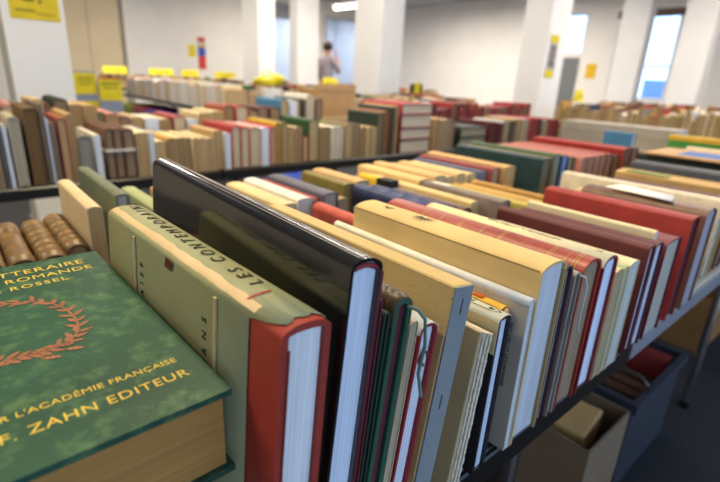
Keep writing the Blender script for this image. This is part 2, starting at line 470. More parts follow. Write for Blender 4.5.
def front(key, name, label, cov, page='#ece7da', **kw):
    T, xb, w_, y, L, lean = SP[key]
    yw = 2.2 if key == 'green' else (-2.0 if 3 < lean < 7.5 and key != 'stack' else 0)
    return book(name, label, xb, y, TZ, T, w_, L, cov, page, lean=lean, yaw=yw, **kw), T, w_, L
TXS = Matrix(((0, -1, 0, 0), (1, 0, 0, 0), (0, 0, 1, 0), (0, 0, 0, 1)))          # lettering along a spine, read from the near end
TXL = Matrix(((0, 0, -1, 0), (0, 1, 0, 0), (1, 0, 0, 0), (0, 0, 0, 1)))          # lettering up the left cover
def TL(x, y, z): return Matrix.Translation((x, y, z))
ink = mat('paper', '#2b2a20'); goldm = mat('paper', '#c08f4c', .4); wht = '#e9e7e0'

# --- big red book in a torn olive jacket
r, T, W, L = front('green', 'jacketed_book', 'thick red book in a torn olive-green jacket with black spine title', '#9c3224', '#e6e6e4', rr=.0065, bt=.0045, kind='cloth')
jm = worn('olive_jacket', '#8f9068', '#a3a47b', '#6f7150', .62, .80, 40, .5)
mb = MB(); n = 14; e = .0009
prof = [(-e, .002), (-e, W*.25), (-e, W*.5), (-e, W*.75), (-e, W-.0065)] + [(T/2-(T/2+e)*math.cos(PI*k/n), W-.0065+(.0065+e)*math.sin(PI*k/n)) for k in range(1, n)] + [(T+e, W-.0065), (T+e, W*.5), (T+e, .002)]
rnd = random.Random(3)
vs, fs = [], []
for i, (x, z) in enumerate(prof):
    k = i-4
    if i <= 4: y0 = .030 + rnd.uniform(-.0012, .0012)
    elif k <= 3: y0 = (.026, .016, .009)[k-1]
    elif k < n: y0 = .004 + rnd.uniform(0, .0035)
    else: y0 = .012
    for j in range(5):
        vs.append((x, y0+(L-.004-y0)*j/4, z))
ys = range(5)
m_ = len(ys)
for i in range(len(prof)-1):
    for j in range(m_-1):
        fs.append((i*m_+j, i*m_+j+1, (i+1)*m_+j+1, (i+1)*m_+j))
mb.add(vs, fs)
jk = mb.build('dust_jacket', jm, r, 40); sm = jk.modifiers.new('thickness', 'SOLIDIFY'); sm.thickness = .0006; sm.offset = 0
tz = top_z(T, W, .0065)
def strip_on_arc(name, x0, x1, y0, y1, m, parent, off, jag=0, seed=1, tzf=None, nx=6, ny=24):
    f = tzf; rn = random.Random(seed); vs, fs = [], []
    for i in range(nx+1):
        for j in range(ny+1):
            x = x0+(x1-x0)*i/nx
            if i in (0, nx): x += (rn.random()-.5)*jag
            vs.append((x, y0+(y1-y0)*j/ny, f(x)+off))
    for i in range(nx):
        for j in range(ny):
            a = i*(ny+1)+j
            fs.append((a, a+ny+1, a+ny+2, a+1))
    return MB().add(vs, fs).build(name, m, parent)
def side_top(x):  # left shoulder as well as the arc
    return tz(x)+.0009
strip_on_arc('worn_edge', .0005, .0068, .028, L-.006, mat('paper', '#d9bd92'), jk, .0006, .0016, 5, side_top)
# torn slit showing the red cloth
strip_on_arc('tear', .0045, .020, .040, .0425, mat('cloth', '#8e2c1c'), jk, .0007, .002, 8, side_top, 6, 3)
MB().add([(-.0022, .130, W-.0065), (-.0022, .142, W-.005), (-.0022, .145, W-.013), (-.0022, .133, W-.0135)], [(3, 2, 1, 0)]).build('tear', mat('cloth', '#5c2117'), jk)
for yy, nm in ((.066, 'jacket_band'), (.205, 'jacket_band')):
    MB().box(-.0028, yy, .004, -.0016, yy+.0032, W-.008).build(nm, mat('paper', '#c3ac7c'), jk)
text('spine_title', 'LES CONTEMPORAINS', .0138, ink, jk, TL(.0235, .054, .0019) @ TXS, warp=tz, spacing=1.78)
text('cover_title', 'FRANÇAISE', .0085, ink, jk, TL(-.0018, .190, W-.103) @ TXL, spacing=2.0)
text('cover_title', 'ROMANS', .0085, ink, jk, TL(-.0018, .080, W-.090) @ TXL, spacing=2.3)
MB().tube([(.0048, -.0002, .01), (.0048, -.0002, W-.014)], .0008, 6).build('hinge', mat('cloth', '#7d2618'), r)

# --- large book in a glossy black jacket
r, T, W, L = front('black', 'jacketed_book', 'tall black book in a glossy plastic jacket with painted highlight lines along its spine', mat('gloss', '#15161a'), '#dfe6f2', rr=.007, bt=.0022, kind='gloss')
tzb = top_z(T, W, .007)
for x in (.0065, .0095, .0125):
    strip_on_arc('spine_glint', x, x+.0011, .002, L-.003, mat('gloss', '#8b8985'), r, .0004, 0, 1, tzb, 1, 20)  # pale strips painted as highlights on the plastic jacket
MB().tube([(.004+.0165*k/10, .0022, tzb(.004+.0165*k/10)-.005) for k in range(11)], .0016, 8).build('headband', mat('cloth', '#8e1f2a'), r)
MB().box(T-.0022, -.0012, 0, T+.0001, .0006, W-.009).build('flyleaf_edge', mat('cloth', '#5a1620'), r)

front('maroon_thin', 'hardcover_book', 'thin maroon board book pressed against the tall glossy black book', '#5e1a26', '#d8cfc0', bt=.0014)
front('dark_green', 'hardcover_book', 'thin dark green board book left of the ribbed leather spine', '#21372a', '#43604d', bt=.0014)
# half leather with ribs and a ribbon
r, T, W, L = front('leather', 'leather_book', 'green board book with ribbed brown leather spine and hanging green ribbon', '#23543f', '#6a2431', rr=.007, bt=.0035)
tzl = top_z(T, W, .007)
lm = worn('brown_leather', '#4d3a22', '#6d5332', '#2b2016', .5, .72, 60, .4)
def spine_wrap(parent, T, W, L, rr, m, drop=.02, off=.0007, ribs=(), rib_h=.0014, name='spine_cover', rw=.0015):
    n = 12; mb = MB()
    def pr(o): return [(-o, W-rr-drop)] + [(T/2-(T/2+o)*math.cos(PI*k/n), W-rr+(rr+o)*math.sin(PI*k/n)) for k in range(n+1)] + [(T+o, W-rr-drop)]
    st = [0.0]
    for q in ribs: st += [q-rw*2, q-rw, q+rw, q+rw*2]
    st.append(L)
    vs, fs = [], []
    for y in st:
        o = off + (rib_h if any(abs(y-q) < rw*1.1 for q in ribs) else 0)
        vs += [(x, y, z) for x, z in pr(o)]
    k = n+3
    for i in range(len(st)-1):
        for j in range(k-1):
            fs.append((i*k+j, i*k+j+1, (i+1)*k+j+1, (i+1)*k+j))
    mb.add(vs, fs)
    o = mb.build(name, m, parent, 50)
    s = o.modifiers.new('thickness', 'SOLIDIFY'); s.thickness = .0006; s.offset = -1
    return o
spine_wrap(r, T, W, L, .007, lm, .012, .0007, [.006+.0062*k for k in range(37)], .0013, rw=.0013)
MB().tube([(T-.004, .0, W-.006), (T-.001, -.006, W-.006), (T+.003, -.010, W-.012), (T+.006, -.011, W-.03), (T+.005, -.0105, W-.05), (T+.010, -.012, W-.068)], .0013, 6).build('ribbon', mat('cloth', '#62806f'), r)
front('beige', 'paperback_book', 'thin unbound beige booklet between the ribbon book and a red-bound book', '#c8b695', '#b8a582', bt=.0008, hs=.0006, kind='paper')
r, T, W, L = front('red_curl', 'hardcover_book', 'white-spined book with crimson board curling over pale pages', '#8e1b26', '#e6e9f0', rr=.006, bt=.0022)
spine_wrap(r, T, W, L-.003, .006, mat('paper', '#e9dfc4'), .002, .0005)
MB().tube([(T*.42+.0042*math.cos(a*.5), -.0006, W-.026+.0052*math.sin(a*.5)) for a in range(11)], .0011, 6).build('flap_edge', mat('cloth', '#8e1b26'), r)

# --- slipcase
T, xb, W, y, L, lean = SP['slip']
r = place('slipcase', 'sand-coloured slipcase with pale grey end and thin black mark', 'book', (xb, y, TZ+T*math.sin(R(lean))), lean)
MB().box(0, .0012, 0, T, L, W, 0, .0012).build('case', worn('slipcase_cloth', '#c2a76c', '#cdb27a', '#9c8654', .56, .74, 260, .8), r)
MB().box(.0008, 0, .0008, T-.0008, .0012, W-.0008).build('end_panel', worn('slipcase_end', '#7f8586', '#8b9090', '#666c6e', .56, .74, 260, .8), r)
for k, zz in enumerate((W-.022, W-.1)):
    MB().box(.0105, -.0004, zz, .0115, .0, zz+.012).build('mark', mat('paper', '#33373c'), r)
# book behind it
book('hardcover_book', 'thin white-topped book standing right behind the sand slipcase', .2505, .208, TZ, .0112, .196, .25, '#d8c9a2', '#e4ddc9', lean=8, kind='paper')

# --- uncut signatures
T, xb, W, y, L, lean = SP['stack']
r = place('pamphlet', 'uncut unbound pamphlet with ragged pale page folds', 'book', (xb, y, TZ+T*math.sin(R(lean))), lean)
MB().box(0, .001, 0, .0045, L, W, 0, .0006).build('wrapper', mat('paper', '#b3a27e'), r)
rn = random.Random(5)
for k in range(5):
    x = .0048+.0033*k
    mb = MB(); ny = 70; vs, fs = [], []
    for s in (0, 1):
        for j in range(ny+1):
            z = (W-.001-.0012*k)*j/ny
            jit = rn.random()*.0010 + (.0, .0022, .0006, .0028, .0012)[k]
            vs += [(x+.0027*s, jit, z), (x+.0027*s, L-.004, z)]
    o = (ny+1)*2
    for j in range(ny):
        a = j*2
        fs += [(a, a+1, a+3, a+2), (o+a+1, o+a, o+a+2, o+a+3), (a, a+2, o+a+2, o+a), (a+1, o+a+1, o+a+3, a+3)]
    fs += [(ny*2, ny*2+1, o+ny*2+1, o+ny*2), (0, o, o+1, 1)]
    mb.add(vs, fs).build('signature', mat('page', '#d9cdb2'), r, 0)

# --- small book with a printed spine label
r, T, W, L = front('label', 'hardcover_book', 'small cream-spined book with printed label and black boards', '#191a20', '#dde5f4', rr=.004, bt=.0026)
spine_wrap(r, T, W, L, .004, mat('paper', '#e6d9b0'), .0, .0005)
sp2 = box('spine_side', -.0006, .0, W-.034, 0, L, W-.004, mat('paper', '#d8c797'), r)
tzs = top_z(T, W, .004)
lab = MB()
zt_ = W+.0008
for (a, b, c, d_) in ((.004, .012, .0048, .06), (.0132, .012, .014, .06), (.004, .0592, .014, .06)):
    lab.box(a, b, zt_, c, d_, zt_+.0002)
lab.add([(.004, .012, zt_), (.0048, .012, zt_), (.0094, .0055, zt_), (.0088, .0045, zt_)], [(0, 1, 2, 3)])
lab.add([(.014, .012, zt_), (.0132, .012, zt_), (.0086, .0055, zt_), (.0092, .0045, zt_)], [(3, 2, 1, 0)])
lab.build('label_frame', ink, r, 0)
text('label_lettering', 'MOÏSE', .0068, ink, r, TL(.0116, .032, zt_) @ TXS)
MB().add([(.0065, .0165, zt_), (.0115, .0165, zt_), (.009, .0105, zt_)], [(0, 2, 1)]).build('label_mark', ink, r, 0)

# --- yellow torn paperback behind it
r = book('paperback_book', 'torn yellow paperback with orange print leaning behind the labelled book', .3400, .198, TZ, .0130, .153, .18, worn('yellow_paper', '#d9a52c', '#e3b53a', '#b8801f', .52, .7, 45, .7), '#b7975d', bt=.0007, hs=.0005, lean=2)
for k, (y0, y1) in enumerate(((.022, .034), (.05, .07), (.08, .09))):
    MB().box(.0025, y0, .1532, .0105, y1, .1535).build('print_block', mat('paper', '#b8541d' if k == 0 else '#7a5a1a'), r, 0)
MB().tube([(.002, -.001, .146), (.007, -.002, .150), (.0115, -.001, .145), (.012, -.0005, .136)], .002, 6).build('torn_flap', mat('paper', '#d8b37b'), r)

# --- large grey paperback
r, T, W, L = front('grey', 'paperback_book', 'large grey-covered paperback with white top edge and small vertical lettering', '#b9b7ae', '#dedfdb', bt=.0016, hs=.0004, kind='paper')
spine_wrap(r, T, W, L, .004, mat('paper', '#e9e5d8'), .003, .0004)
text('cover_lettering', 'BEAUX-ARTS ET LITTÉRATURE', .0050, ink, r, TL(-.0003, .012, W-.095) @ TXL, spacing=1.0)

# --- thick beige book with a sun on the spine
r, T, W, L = front('sun', 'jacketed_book', 'thick beige book with small black sun rays drawn on its spine', '#d9bb7f', '#cfd2d6', rr=.008, bt=.003, kind='paper')
tzz = top_z(T, W, .008)
ray = MB()
for (cy_, cx_, rad) in ((.160, .027, .017), (.215, .024, .008)):
    ray = MB()
    for k in range(11):
        a = PI*(.02+.96*k/10) + PI/2
        for q in range(4):
            pa, pb = .003+(rad-.003)*q/4, .003+(rad-.003)*(q+1)/4
            wa, wb = .0009*(1-q/5), .0009*(1-(q+1)/5)
            x0, y0 = cx_+pa*math.cos(a), cy_+pa*math.sin(a); x1, y1 = cx_+pb*math.cos(a), cy_+pb*math.sin(a)
            nx_, ny_ = -math.sin(a), math.cos(a)
            P4 = [(x0-nx_*wa, y0-ny_*wa), (x0+nx_*wa, y0+ny_*wa), (x1+nx_*wb, y1+ny_*wb), (x1-nx_*wb, y1-ny_*wb)]
            ray.add([(u, v, tzz(u)+.0005) for u, v in P4], [(3, 2, 1, 0)])
    ray.build('sun_emblem', ink, r, 0)
strip_on_arc('joint_crease', .0004, .0014, .002, L-.002, mat('paper', '#7d6536'), r, .0003, .0002, 2, tzz, 1, 12)
MB().box(T-.0031, -.0004, .0, T-.0001, .003, W-.012).build('rear_board_edge', mat('paper', '#a8905f'), r)

r, T, W, L = front('black_thin', 'hardcover_book', 'thin black-spined book with maroon rear board and white pages painted daylight-blue', '#1d1a20', '#e2e8f4', rr=.005, bt=.0026)  # blue of the daylight is put into the page colour
MB().box(T-.0027, -.0005, 0, T+.0002, L, W-.006).build('rear_board', mat('cloth', '#43141f'), r)
r, T, W, L = front('ribbon', 'hardcover_book', 'grey-spined book with a white ribbon marker hanging from its end', '#9a958b', '#a79a85', rr=.005, bt=.0022)
MB().tube([(T-.003, .001, W-.004), (T+.0005, -.004, W-.006), (T+.002, -.007, W-.015), (T+.001, -.007, W-.032), (T-.003, -.008, W-.05), (T+.001, -.008, W-.066)], .0012, 6).build('ribbon', mat('cloth', '#c9c7c2'), r)
# --- red book with gold bands
r, T, W, L = front('gold', 'leather_book', 'rounded red book with thin gold bands across its spine', worn('red_leather', '#8f2f22', '#a53d2c', '#b55a44', .55, .8, 50, .42), '#9b8468', rr=.012, bt=.0032)
n = 14
def gold_band(parent, T, W, rr, y, wd, m, off=.0005):
    vs, fs = [], []
    for k in range(n+1):
        x, z = T/2-(T/2+off)*math.cos(PI*k/n), W-rr+(rr+off)*math.sin(PI*k/n)
        vs += [(x, y, z), (x, y+wd, z)]
    for k in range(n): fs.append((2*k, 2*k+2, 2*k+3, 2*k+1))
    return MB().add(vs, fs).build('gold_band', m, parent)
for y in (.010, .013, .022, .038, .041, .1, .103, .128, .158, .161, .19, .218, .221):
    gold_band(r, T, W, .012, y, .0011, goldm)
# --- cream spined book with crimson boards
r, T, W, L = front('cream', 'hardcover_book', 'cream-spined book with crimson boards and daylight-tinted white pages beside the gold-banded red one', '#7e1626', '#dfe7f6', rr=.010, bt=.0034)  # white pages, daylight blue mixed into their colour
spine_wrap(r, T, W, L-.004, .010, mat('paper', '#ead9ac'), .0, .0006)
tzc = top_z(T, W, .010)
text('spine_lettering', 'HISTOIRE DE LA LITTÉRATURE', .0075, ink, r, TL(.022, .06, .0009) @ TXS, warp=tzc)
MB().add([(.016, .012, tzc(.016)+.001), (.024, .012, tzc(.024)+.001), (.02, .02, tzc(.02)+.001)], [(0, 1, 2)]).build('spine_emblem', mat('paper', '#7f8a3a'), r, 0)
front('p18', 'paperback_book', 'short tan-paged paperback right of the crimson-boarded cream book', '#d8c59a', '#b7a27c', bt=.0009, hs=.0006, kind='paper')
front('p19', 'paperback_book', 'slim paperback with pale green cover between two cream ones', '#a9b48a', '#c2b48c', bt=.0009, hs=.0006, kind='paper')
front('p20', 'paperback_book', 'cream-topped paperback with grey-white pages left of the maroon books', '#e2d3ab', '#c9c9bd', bt=.0012, hs=.0008, kind='paper')
front('maroon', 'hardcover_book', 'large maroon book with smooth face and slim daylight-tinted white pages', '#5c2024', '#d5dbe8', rr=.006)  # page colour carries the blue of the window light
front('m22', 'hardcover_book', 'narrow maroon book wedged right of the large maroon one', '#5a1c22', '#cdd3e0', rr=.006)
book('paperback_book', 'cream-topped paperback standing between the maroon pair and dark red book', .6992, .194, TZ, .0120, .164, .19, '#e4d6b0', '#dfe1e4', rr=.004, kind='paper', bt=.001, hs=.0006)
front('dred', 'hardcover_book', 'dark red book with wide grey pages at its near end', '#6e1a1f', '#b9b2a2', rr=.006)
front('bigred', 'hardcover_book', 'tall bright red cloth book with broad plain face', '#9c2622', '#3c1516', rr=.005)
r, T, W, L = front('brown', 'leather_book', 'rough brown leather book under the white paper slip', worn('rough_leather', '#6a4a3a', '#7d5b48', '#4c3328', .5, .7, 45, .5), '#a9a3ac', rr=.012)
sl = MB(); vs, fs = [], []
for i in range(9):
    u = i/8
    x = .880+.050*u; z = TZ+.1722+.004*math.sin(PI*u)+ .001
    vs += [(x, .232+.012*u, z), (x+.012, .345-.03*u, z+.001)]
for i in range(8): fs.append((2*i, 2*i+2, 2*i+3, 2*i+1))
sl.add(vs, fs); o = sl.build('paper_slip', mat('paper', '#eeeae2'))
sd = o.modifiers.new('thickness', 'SOLIDIFY'); sd.thickness = .0006
tag(o, 'white folded paper slip lying across the brown leather book', 'paper')

# --- green book lying flat, cover up, on two others
def flat_book(name, label, xr, y, z, T, W, L, cov, page, cat='book', rr=.006, bt=.0035, hs=.004, yaw=0):
    r = empty(name, (xr, y, z), (0, R(-90), R(yaw))); tag(r, label, cat)
    cover_mesh(T, W, L, rr, bt).build('cover', cov, r, 40)
    page_mesh(T, W, L, rr, bt, hs, hs).build('page_block', mat('page', page), r, 40)
    return r
gm = worn('green_cloth', '#173f30', '#24523d', '#759a60', .50, 1.0, 75, .5)
XR, YF, ZT = .0972, .2130, .9
TH = .058
flat_book('hardcover_book', 'brown-paged book at the bottom of the pile under the green titled book', .088, .232, TZ, .052, .18, .24, mat('cloth', '#3a2f28'), '#9d7c58', yaw=2.4)
flat_book('hardcover_book', 'dark green book in the middle of the pile under the green titled book', .092, .227, TZ+.0525, .0595, .19, .255, mat('cloth', '#2b4a38'), '#c0a888', yaw=2.4)
r = flat_book('titled_book', 'green book lying flat with gilt title and copper laurel wreath', XR, YF, ZT-TH+.0008, TH, .2, .272, gm, '#b0803e', bt=.004, yaw=1.6)
def TF(X, Y): return Matrix(((0, 0, 1, TH+.0001), (0, 1, 0, Y-YF), (-1, 0, 0, XR-X), (0, 0, 0, 1)))
gl = worn('gilt', '#d9b640', '#e3c455', '#a8923a', .6, .8, 120, .38)
text('title_line', 'HISTOIRE LITTERAIRE', .0142, gl, r, TF(.0818, .4585), 'RIGHT', spacing=1.05).name
text('title_line', 'DE LA SUISSE ROMANDE', .0126, gl, r, TF(.0845, .4425), 'RIGHT', spacing=1.05)
text('author_line', 'VIRGILE ROSSEL', .0105, gl, r, TF(.0625, .427), 'RIGHT', spacing=1.2)
text('award_line', "COURONNÉ PAR L'ACADÉMIE FRANÇAISE", .0072, gl, r, TF(.0842, .2575), 'RIGHT', spacing=1.05)
text('publisher_line', 'NEUCHATEL F. ZAHN EDITEUR', .0105, gl, r, TF(.0848, .2400), 'RIGHT', spacing=1.1)
# laurel wreath
pts = [(.000, .402), (.0143, .404), (.030, .400), (.042, .388), (.0487, .370), (.0505, .349), (.0478, .332), (.040, .321), (.030, .3165), (.0195, .317), (.008, .319), (-.004, .3185)]
copper = worn('copper_print', '#8a5236', '#9a6040', '#6c4430', .5, .75, 90, .45)
wm = MB(); rn = random.Random(11)
def leaf(cx, cy, a, ln, wd):
    vs = []
    k = 8
    for i in range(k+1):
        u = i/k; hw = wd*math.sin(PI*u)**.8
        X = cx+math.cos(a)*ln*u; Y = cy+math.sin(a)*ln*u
        vs += [(X-math.sin(a)*hw, Y+math.cos(a)*hw), (X+math.sin(a)*hw, Y-math.cos(a)*hw)]
    V3 = [(TH+.0003+(.0002 if i % 4 < 2 else 0), Y-YF, XR-X) for i, (X, Y) in enumerate(vs)]
    wm.add(V3, [(2*i, 2*i+1, 2*i+3, 2*i+2) for i in range(k)])
for i in range(len(pts)-1):
    (xa, ya), (xb2, yb) = pts[i], pts[i+1]
    a = math.atan2(yb-ya, xb2-xa)
    wd = .0008
    q = [(xa, ya), (xb2, yb)]
    wm.add([(TH+.0002, Y-YF+sg*wd*math.cos(a), XR-(X-sg*wd*math.sin(a))) for X, Y in q for sg in (1, -1)], [(0, 1, 3, 2)])
    for u in (.2, .7):
        cx, cy = xa+(xb2-xa)*u, ya+(yb-ya)*u
        for sg in (-1, 1):
            leaf(cx, cy, a+PI+sg*(.55+rn.random()*.3), .0085+rn.random()*.003, .0017)
for (cx, cy) in ((.035, .312), (.022, .309), (.026, .322)): leaf(cx, cy, -.4, .012, .002)
wm.build('laurel_wreath', copper, r, 0)
# ------------------------------------------------------------------ rest of the front table
def bk(label, x, y, T, w_, L, cov, page='#d9c9a8', name='hardcover_book', **kw):
    return book(name, label, x, y, TZ, T, w_, L, PAL.get(cov, cov), page, **kw)
tail = [
 ('tan half-bound book touching the rough brown leather one', .938, .2, .045, .138, .22, '#b08d5e', '#c7b08a', {}),
 ('buff paperback between the half-bound tan and pale cream books', .99, .2, .05, .140, .24, '#c9ab78', '#cdb78e', dict(kind='paper')),
 ('pale cream book with grey-pink face behind the big red one', 1.062, .2, .036, .158, .31, '#d3c7b0', '#d8ccb4', {}),
 ('ochre paperback right behind the pale cream book', 1.103, .2, .024, .150, .33, '#bd9450', '#d8c08e', dict(kind='paper')),
 ('long maroon book past the rough brown leather one', 1.150, .2, .034, .150, .23, '#5e2a28', '#b09a80', dict(rr=.008)),
 ('tan book with a green patch on its spine', 1.205, .2, .045, .160, .25, '#c9a469', '#ccb084', dict(kind='paper')),
 ('narrow tan book left of the long charcoal volume', 1.262, .2, .03, .158, .26, '#b8955c', '#c9ae80', dict(kind='paper')),
 ('long charcoal volume on the right of the front table', 1.345, .2, .06, .170, .27, '#3b3e49', '#a79c8c', dict(rr=.008)),
 ('brown half-cloth book beyond the long charcoal volume', 1.412, .2, .04, .155, .27, '#7c5b3f', '#c0a57c', {}),
 ('dark green ledger under the illustrated magazine, nearer one', 1.545, .2, .06, .170, .32, '#1d3128', '#c1a884', {}),
 ('dark green ledger under the illustrated magazine, farther one', 1.612, .2, .06, .170, .32, '#22372c', '#c1a884', {}),
 ('tan album right of the dark green ledgers', 1.70, .2, .05, .165, .30, '#c09a63', '#cdb78e', dict(kind='paper')),
 ('pinkish tan album at the frame edge past the ledgers', 1.78, .2, .05, .160, .30, '#c99f86', '#cdb78e', dict(kind='paper')),
]
for (lb, x, y, T, w_, L, c, pg, kw) in tail:
    r = bk(lb, x, y, T, w_, L, c, pg, **kw)
    if 'green patch' in lb:
        MB().box(.004, .14, .1605, .04, .23, .1610).build('spine_label', mat('paper', '#6f8236'), r, 0)
mg = empty('magazine', (1.525, .215, TZ+.1712)); tag(mg, 'magazine with blue picture lying across the dark green ledgers', 'magazine')
MB().box(0, 0, 0, .21, .29, .006, 0, .0008).build('cover', mat('paper', '#c99d6c'), mg)
MB().box(.03, .08, .006, .17, .22, .0064).build('cover_picture', mat('paper', '#4a6db0'), mg)
MB().box(.03, .03, .006, .12, .075, .0064).build('cover_picture', mat('paper', '#b8847e'), mg)

# second row
row2 = [
 ('small ribbed brown leather volume, far left of the four by the flat green book', -.034, .645, .026, .118, .18, 'leath', '#b79c70'),
 ('small ribbed brown leather volume, second of the four by the flat green book', -.003, .645, .028, .118, .18, 'leath', '#b79c70'),
 ('small smooth-backed brown leather volume, third of the four by the flat green book', .030, .65, .026, .116, .18, 'leath2', '#b79c70'),
 ('small ribbed brown leather volume, nearest the standing cream book', .061, .645, .027, .117, .18, 'leath', '#b79c70'),
 ('tilted ribbed brown leather volume leaning against the cream book', .0905, .66, .025, .121, .17, 'leath', '#b79c70'),
]
brl = worn('old_leather', '#6f5535', '#8c6e48', '#3b2c1a', .5, .7, 50, .38)
for (lb, x, y, T, w_, L, c, pg) in row2:
    r = book('leather_book', lb, x, y, TZ, T, w_, L, brl, pg, rr=.010)
    ribs = [.018+.024*k for k in range(7)] if c == 'leath' else [.02, .15]
    spine_wrap(r, T, w_, L, .010, brl, .03, .0008, ribs, .0016)
    for q in (.055, .105): gold_band(r, T, w_, .010, q, .0012, goldm, .0015)
bk('cream board book with white top standing right of the small leather volumes', .119, .66, .018, .168, .19, '#d6bf97', '#cda868', kind='paper', bt=.0012, hs=.0006, name='paperback_book')
bk('grey-green book with pale top edge left of the olive jacket', .168, .72, .019, .166, .24, '#6d7560', '#b8b19c', bt=.003)
bk('small pale green booklet peeking over the olive jacketed book', .238, .78, .026, .120, .19, '#a3ab7e', '#b9b593', kind='paper', bt=.001, name='paperback_book')
bk('small tan booklet between the pale green booklet and the black jacket', .282, .76, .02, .122, .18, '#c29a70', '#cbb387', kind='paper', bt=.001, name='paperback_book')
more = [
 ('cream paperback just behind the black jacket', .384, .632, .034, .142, .19, '#dcc595', '#d6c49b', 'paper'),
 ('white-topped book second behind the black jacket', .424, .64, .03, .145, .19, '#e6e2d6', '#d8d3c4', 'paper'),
 ('thin red book squeezed between white and blue-grey ones', .458, .645, .017, .140, .18, '#a2332f', '#c2a48a', 'cloth'),
 ('blue-grey cloth book with wide flat spine behind the black jacket', .480, .645, .034, .146, .19, '#5c5a6a', '#b5a78e', 'cloth'),
 ('coral round-spined book peeking above the beige sun book', .446, .515, .026, .138, .115, '#c5574a', '#c2a48a', 'cloth'),
 ('crumpled tan booklet between the blue-grey and olive books', .528, .66, .022, .128, .17, '#a98f66', '#b49c74', 'paper'),
 ('olive cloth book with straight pale shoulder', .572, .70, .026, .143, .15, '#7f7236', '#b8a265', 'cloth'),
 ('tan-topped book right of the olive cloth one', .601, .70, .036, .146, .15, '#cfa774', '#c7aa78', 'paper'),
 ('blue half-leather book beneath the sun book far end', .585, .50, .034, .142, .19, '#33406a', '#a99474', 'cloth'),
 ('mottled brown book right of the blue half-leather one', .622, .485, .03, .138, .2, '#5e4038', '#a58c6c', 'leather'),
 ('dark maroon book behind the cream-spined one', .656, .478, .026, .134, .18, '#4d2429', '#a58c6c', 'leather'),
 ('bright yellow-ended paperback with black stripe', .668, .672, .024, .143, .10, '#e0bc2a', '#d8c27e', 'paper'),
 ('pale tan long paperback right of the yellow-ended one', .696, .49, .026, .138, .28, '#dcbf85', '#d6be8b', 'paper'),
 ('grey-violet book with white spine label', .732, .45, .027, .144, .19, '#84756f', '#a89c8c', 'cloth'),
 ('thick tan paperback far behind the grey-violet book', .742, .66, .040, .142, .2, '#dbb97d', '#d6bc88', 'paper'),
 ('thick buff paperback second of the tan row', .786, .655, .036, .147, .2, '#d3b077', '#d1b682', 'paper'),
 ('worn tan paperback third of the tan row', .826, .66, .036, .140, .19, '#d7b884', '#d1b682', 'paper'),
 ('yellow-green slim book above the maroon spine', .772, .425, .022, .138, .2, '#bcae55', '#cdb77c', 'paper'),
 ('ochre slim book right of the yellow-green one', .80, .42, .024, .136, .2, '#b98d3f', '#c9ab6a', 'paper'),
 ('tan slim book above the cream-topped paperback', .83, .425, .022, .134, .19, '#c7a25d', '#c9ab6a', 'paper'),
 ('gold-brown slim book between maroon and bright red', .868, .43, .024, .136, .18, '#a97e37', '#c9ab6a', 'paper'),
 ('ochre booklet in front of the pale cream face', .905, .475, .024, .128, .17, '#c99c43', '#d0b274', 'paper'),
 ('tan paperback fourth of the tan row', .868, .66, .034, .143, .19, '#d4b27a', '#d1b682', 'paper'),
 ('light tan paperback at the end of the tan row', .908, .66, .034, .140, .19, '#dabd88', '#d1b682', 'paper'),
 ('slate blue book between tan and brick-red ones', .962, .66, .026, .140, .22, '#4a587c', '#8d8a86', 'cloth'),
 ('brick-red book right of the slate blue one', .992, .65, .034, .146, .24, '#8c3a34', '#a9947c', 'cloth'),
 ('long tan book left of the big teal volume', 1.032, .64, .046, .150, .26, '#cda56b', '#bf9f68', 'paper'),
 ('big dark teal volume with flat plain face', 1.135, .60, .045, .168, .28, '#1b3d45', '#6f6a52', 'cloth'),
 ('tan-brown book pressed behind the teal volume', 1.184, .61, .026, .165, .27, '#9b7f4f', '#b79a66', 'cloth'),
 ('green-topped cloth book beyond the teal volume', 1.214, .61, .034, .172, .28, '#3c5b3c', '#8b8f86', 'cloth'),
 ('dark green book with blue paper strip on its end', 1.252, .61, .036, .166, .27, '#22382f', '#8fa0c4', 'cloth'),
 ('grey-brown book right of the blue-stripped end', 1.292, .61, .030, .160, .26, '#5e5146', '#a08d6e', 'cloth'),
 ('brown book with flat top before the pink-topped set', 1.328, .62, .032, .155, .26, '#6c5139', '#a08d6e', 'cloth'),
 ('pink-topped volume, first of five alike', 1.40, .62, .04, .150, .30, '#b56e66', '#ab9278', 'cloth'),
 ('pink-topped volume, second of five alike', 1.443, .62, .04, .151, .30, '#b3695f', '#ab9278', 'cloth'),
 ('pink-topped volume, third of five alike', 1.486, .62, .04, .150, .30, '#b8736a', '#ab9278', 'cloth'),
 ('pink-topped volume, fourth of five alike', 1.529, .62, .04, .152, .30, '#a9584f', '#ab9278', 'cloth'),
 ('pink-topped volume, fifth of five alike', 1.572, .62, .04, .150, .30, '#a4504a', '#ab9278', 'cloth'),
 ('dark brown book between the pink-topped set and scarlet volume', 1.625, .62, .045, .142, .28, '#3a2420', '#8e7658', 'leather'),
 ('scarlet cloth volume with wide spine before the grey carton', 1.69, .62, .075, .160, .33, '#a52a22', '#7b5a48', 'cloth'),
 ('dark maroon volume right of the scarlet one', 1.768, .62, .05, .156, .33, '#4e1b1c', '#8e7658', 'cloth'),
 ('brown calf book near the upright blue book', 1.83, .6, .05, .145, .30, '#6b4a34', '#a88d66', 'leather'),
 ('upright blue book beside the grey carton', 2.02, .72, .034, .186, .11, '#2f6f9a', '#c8ccd0', 'cloth'),
]
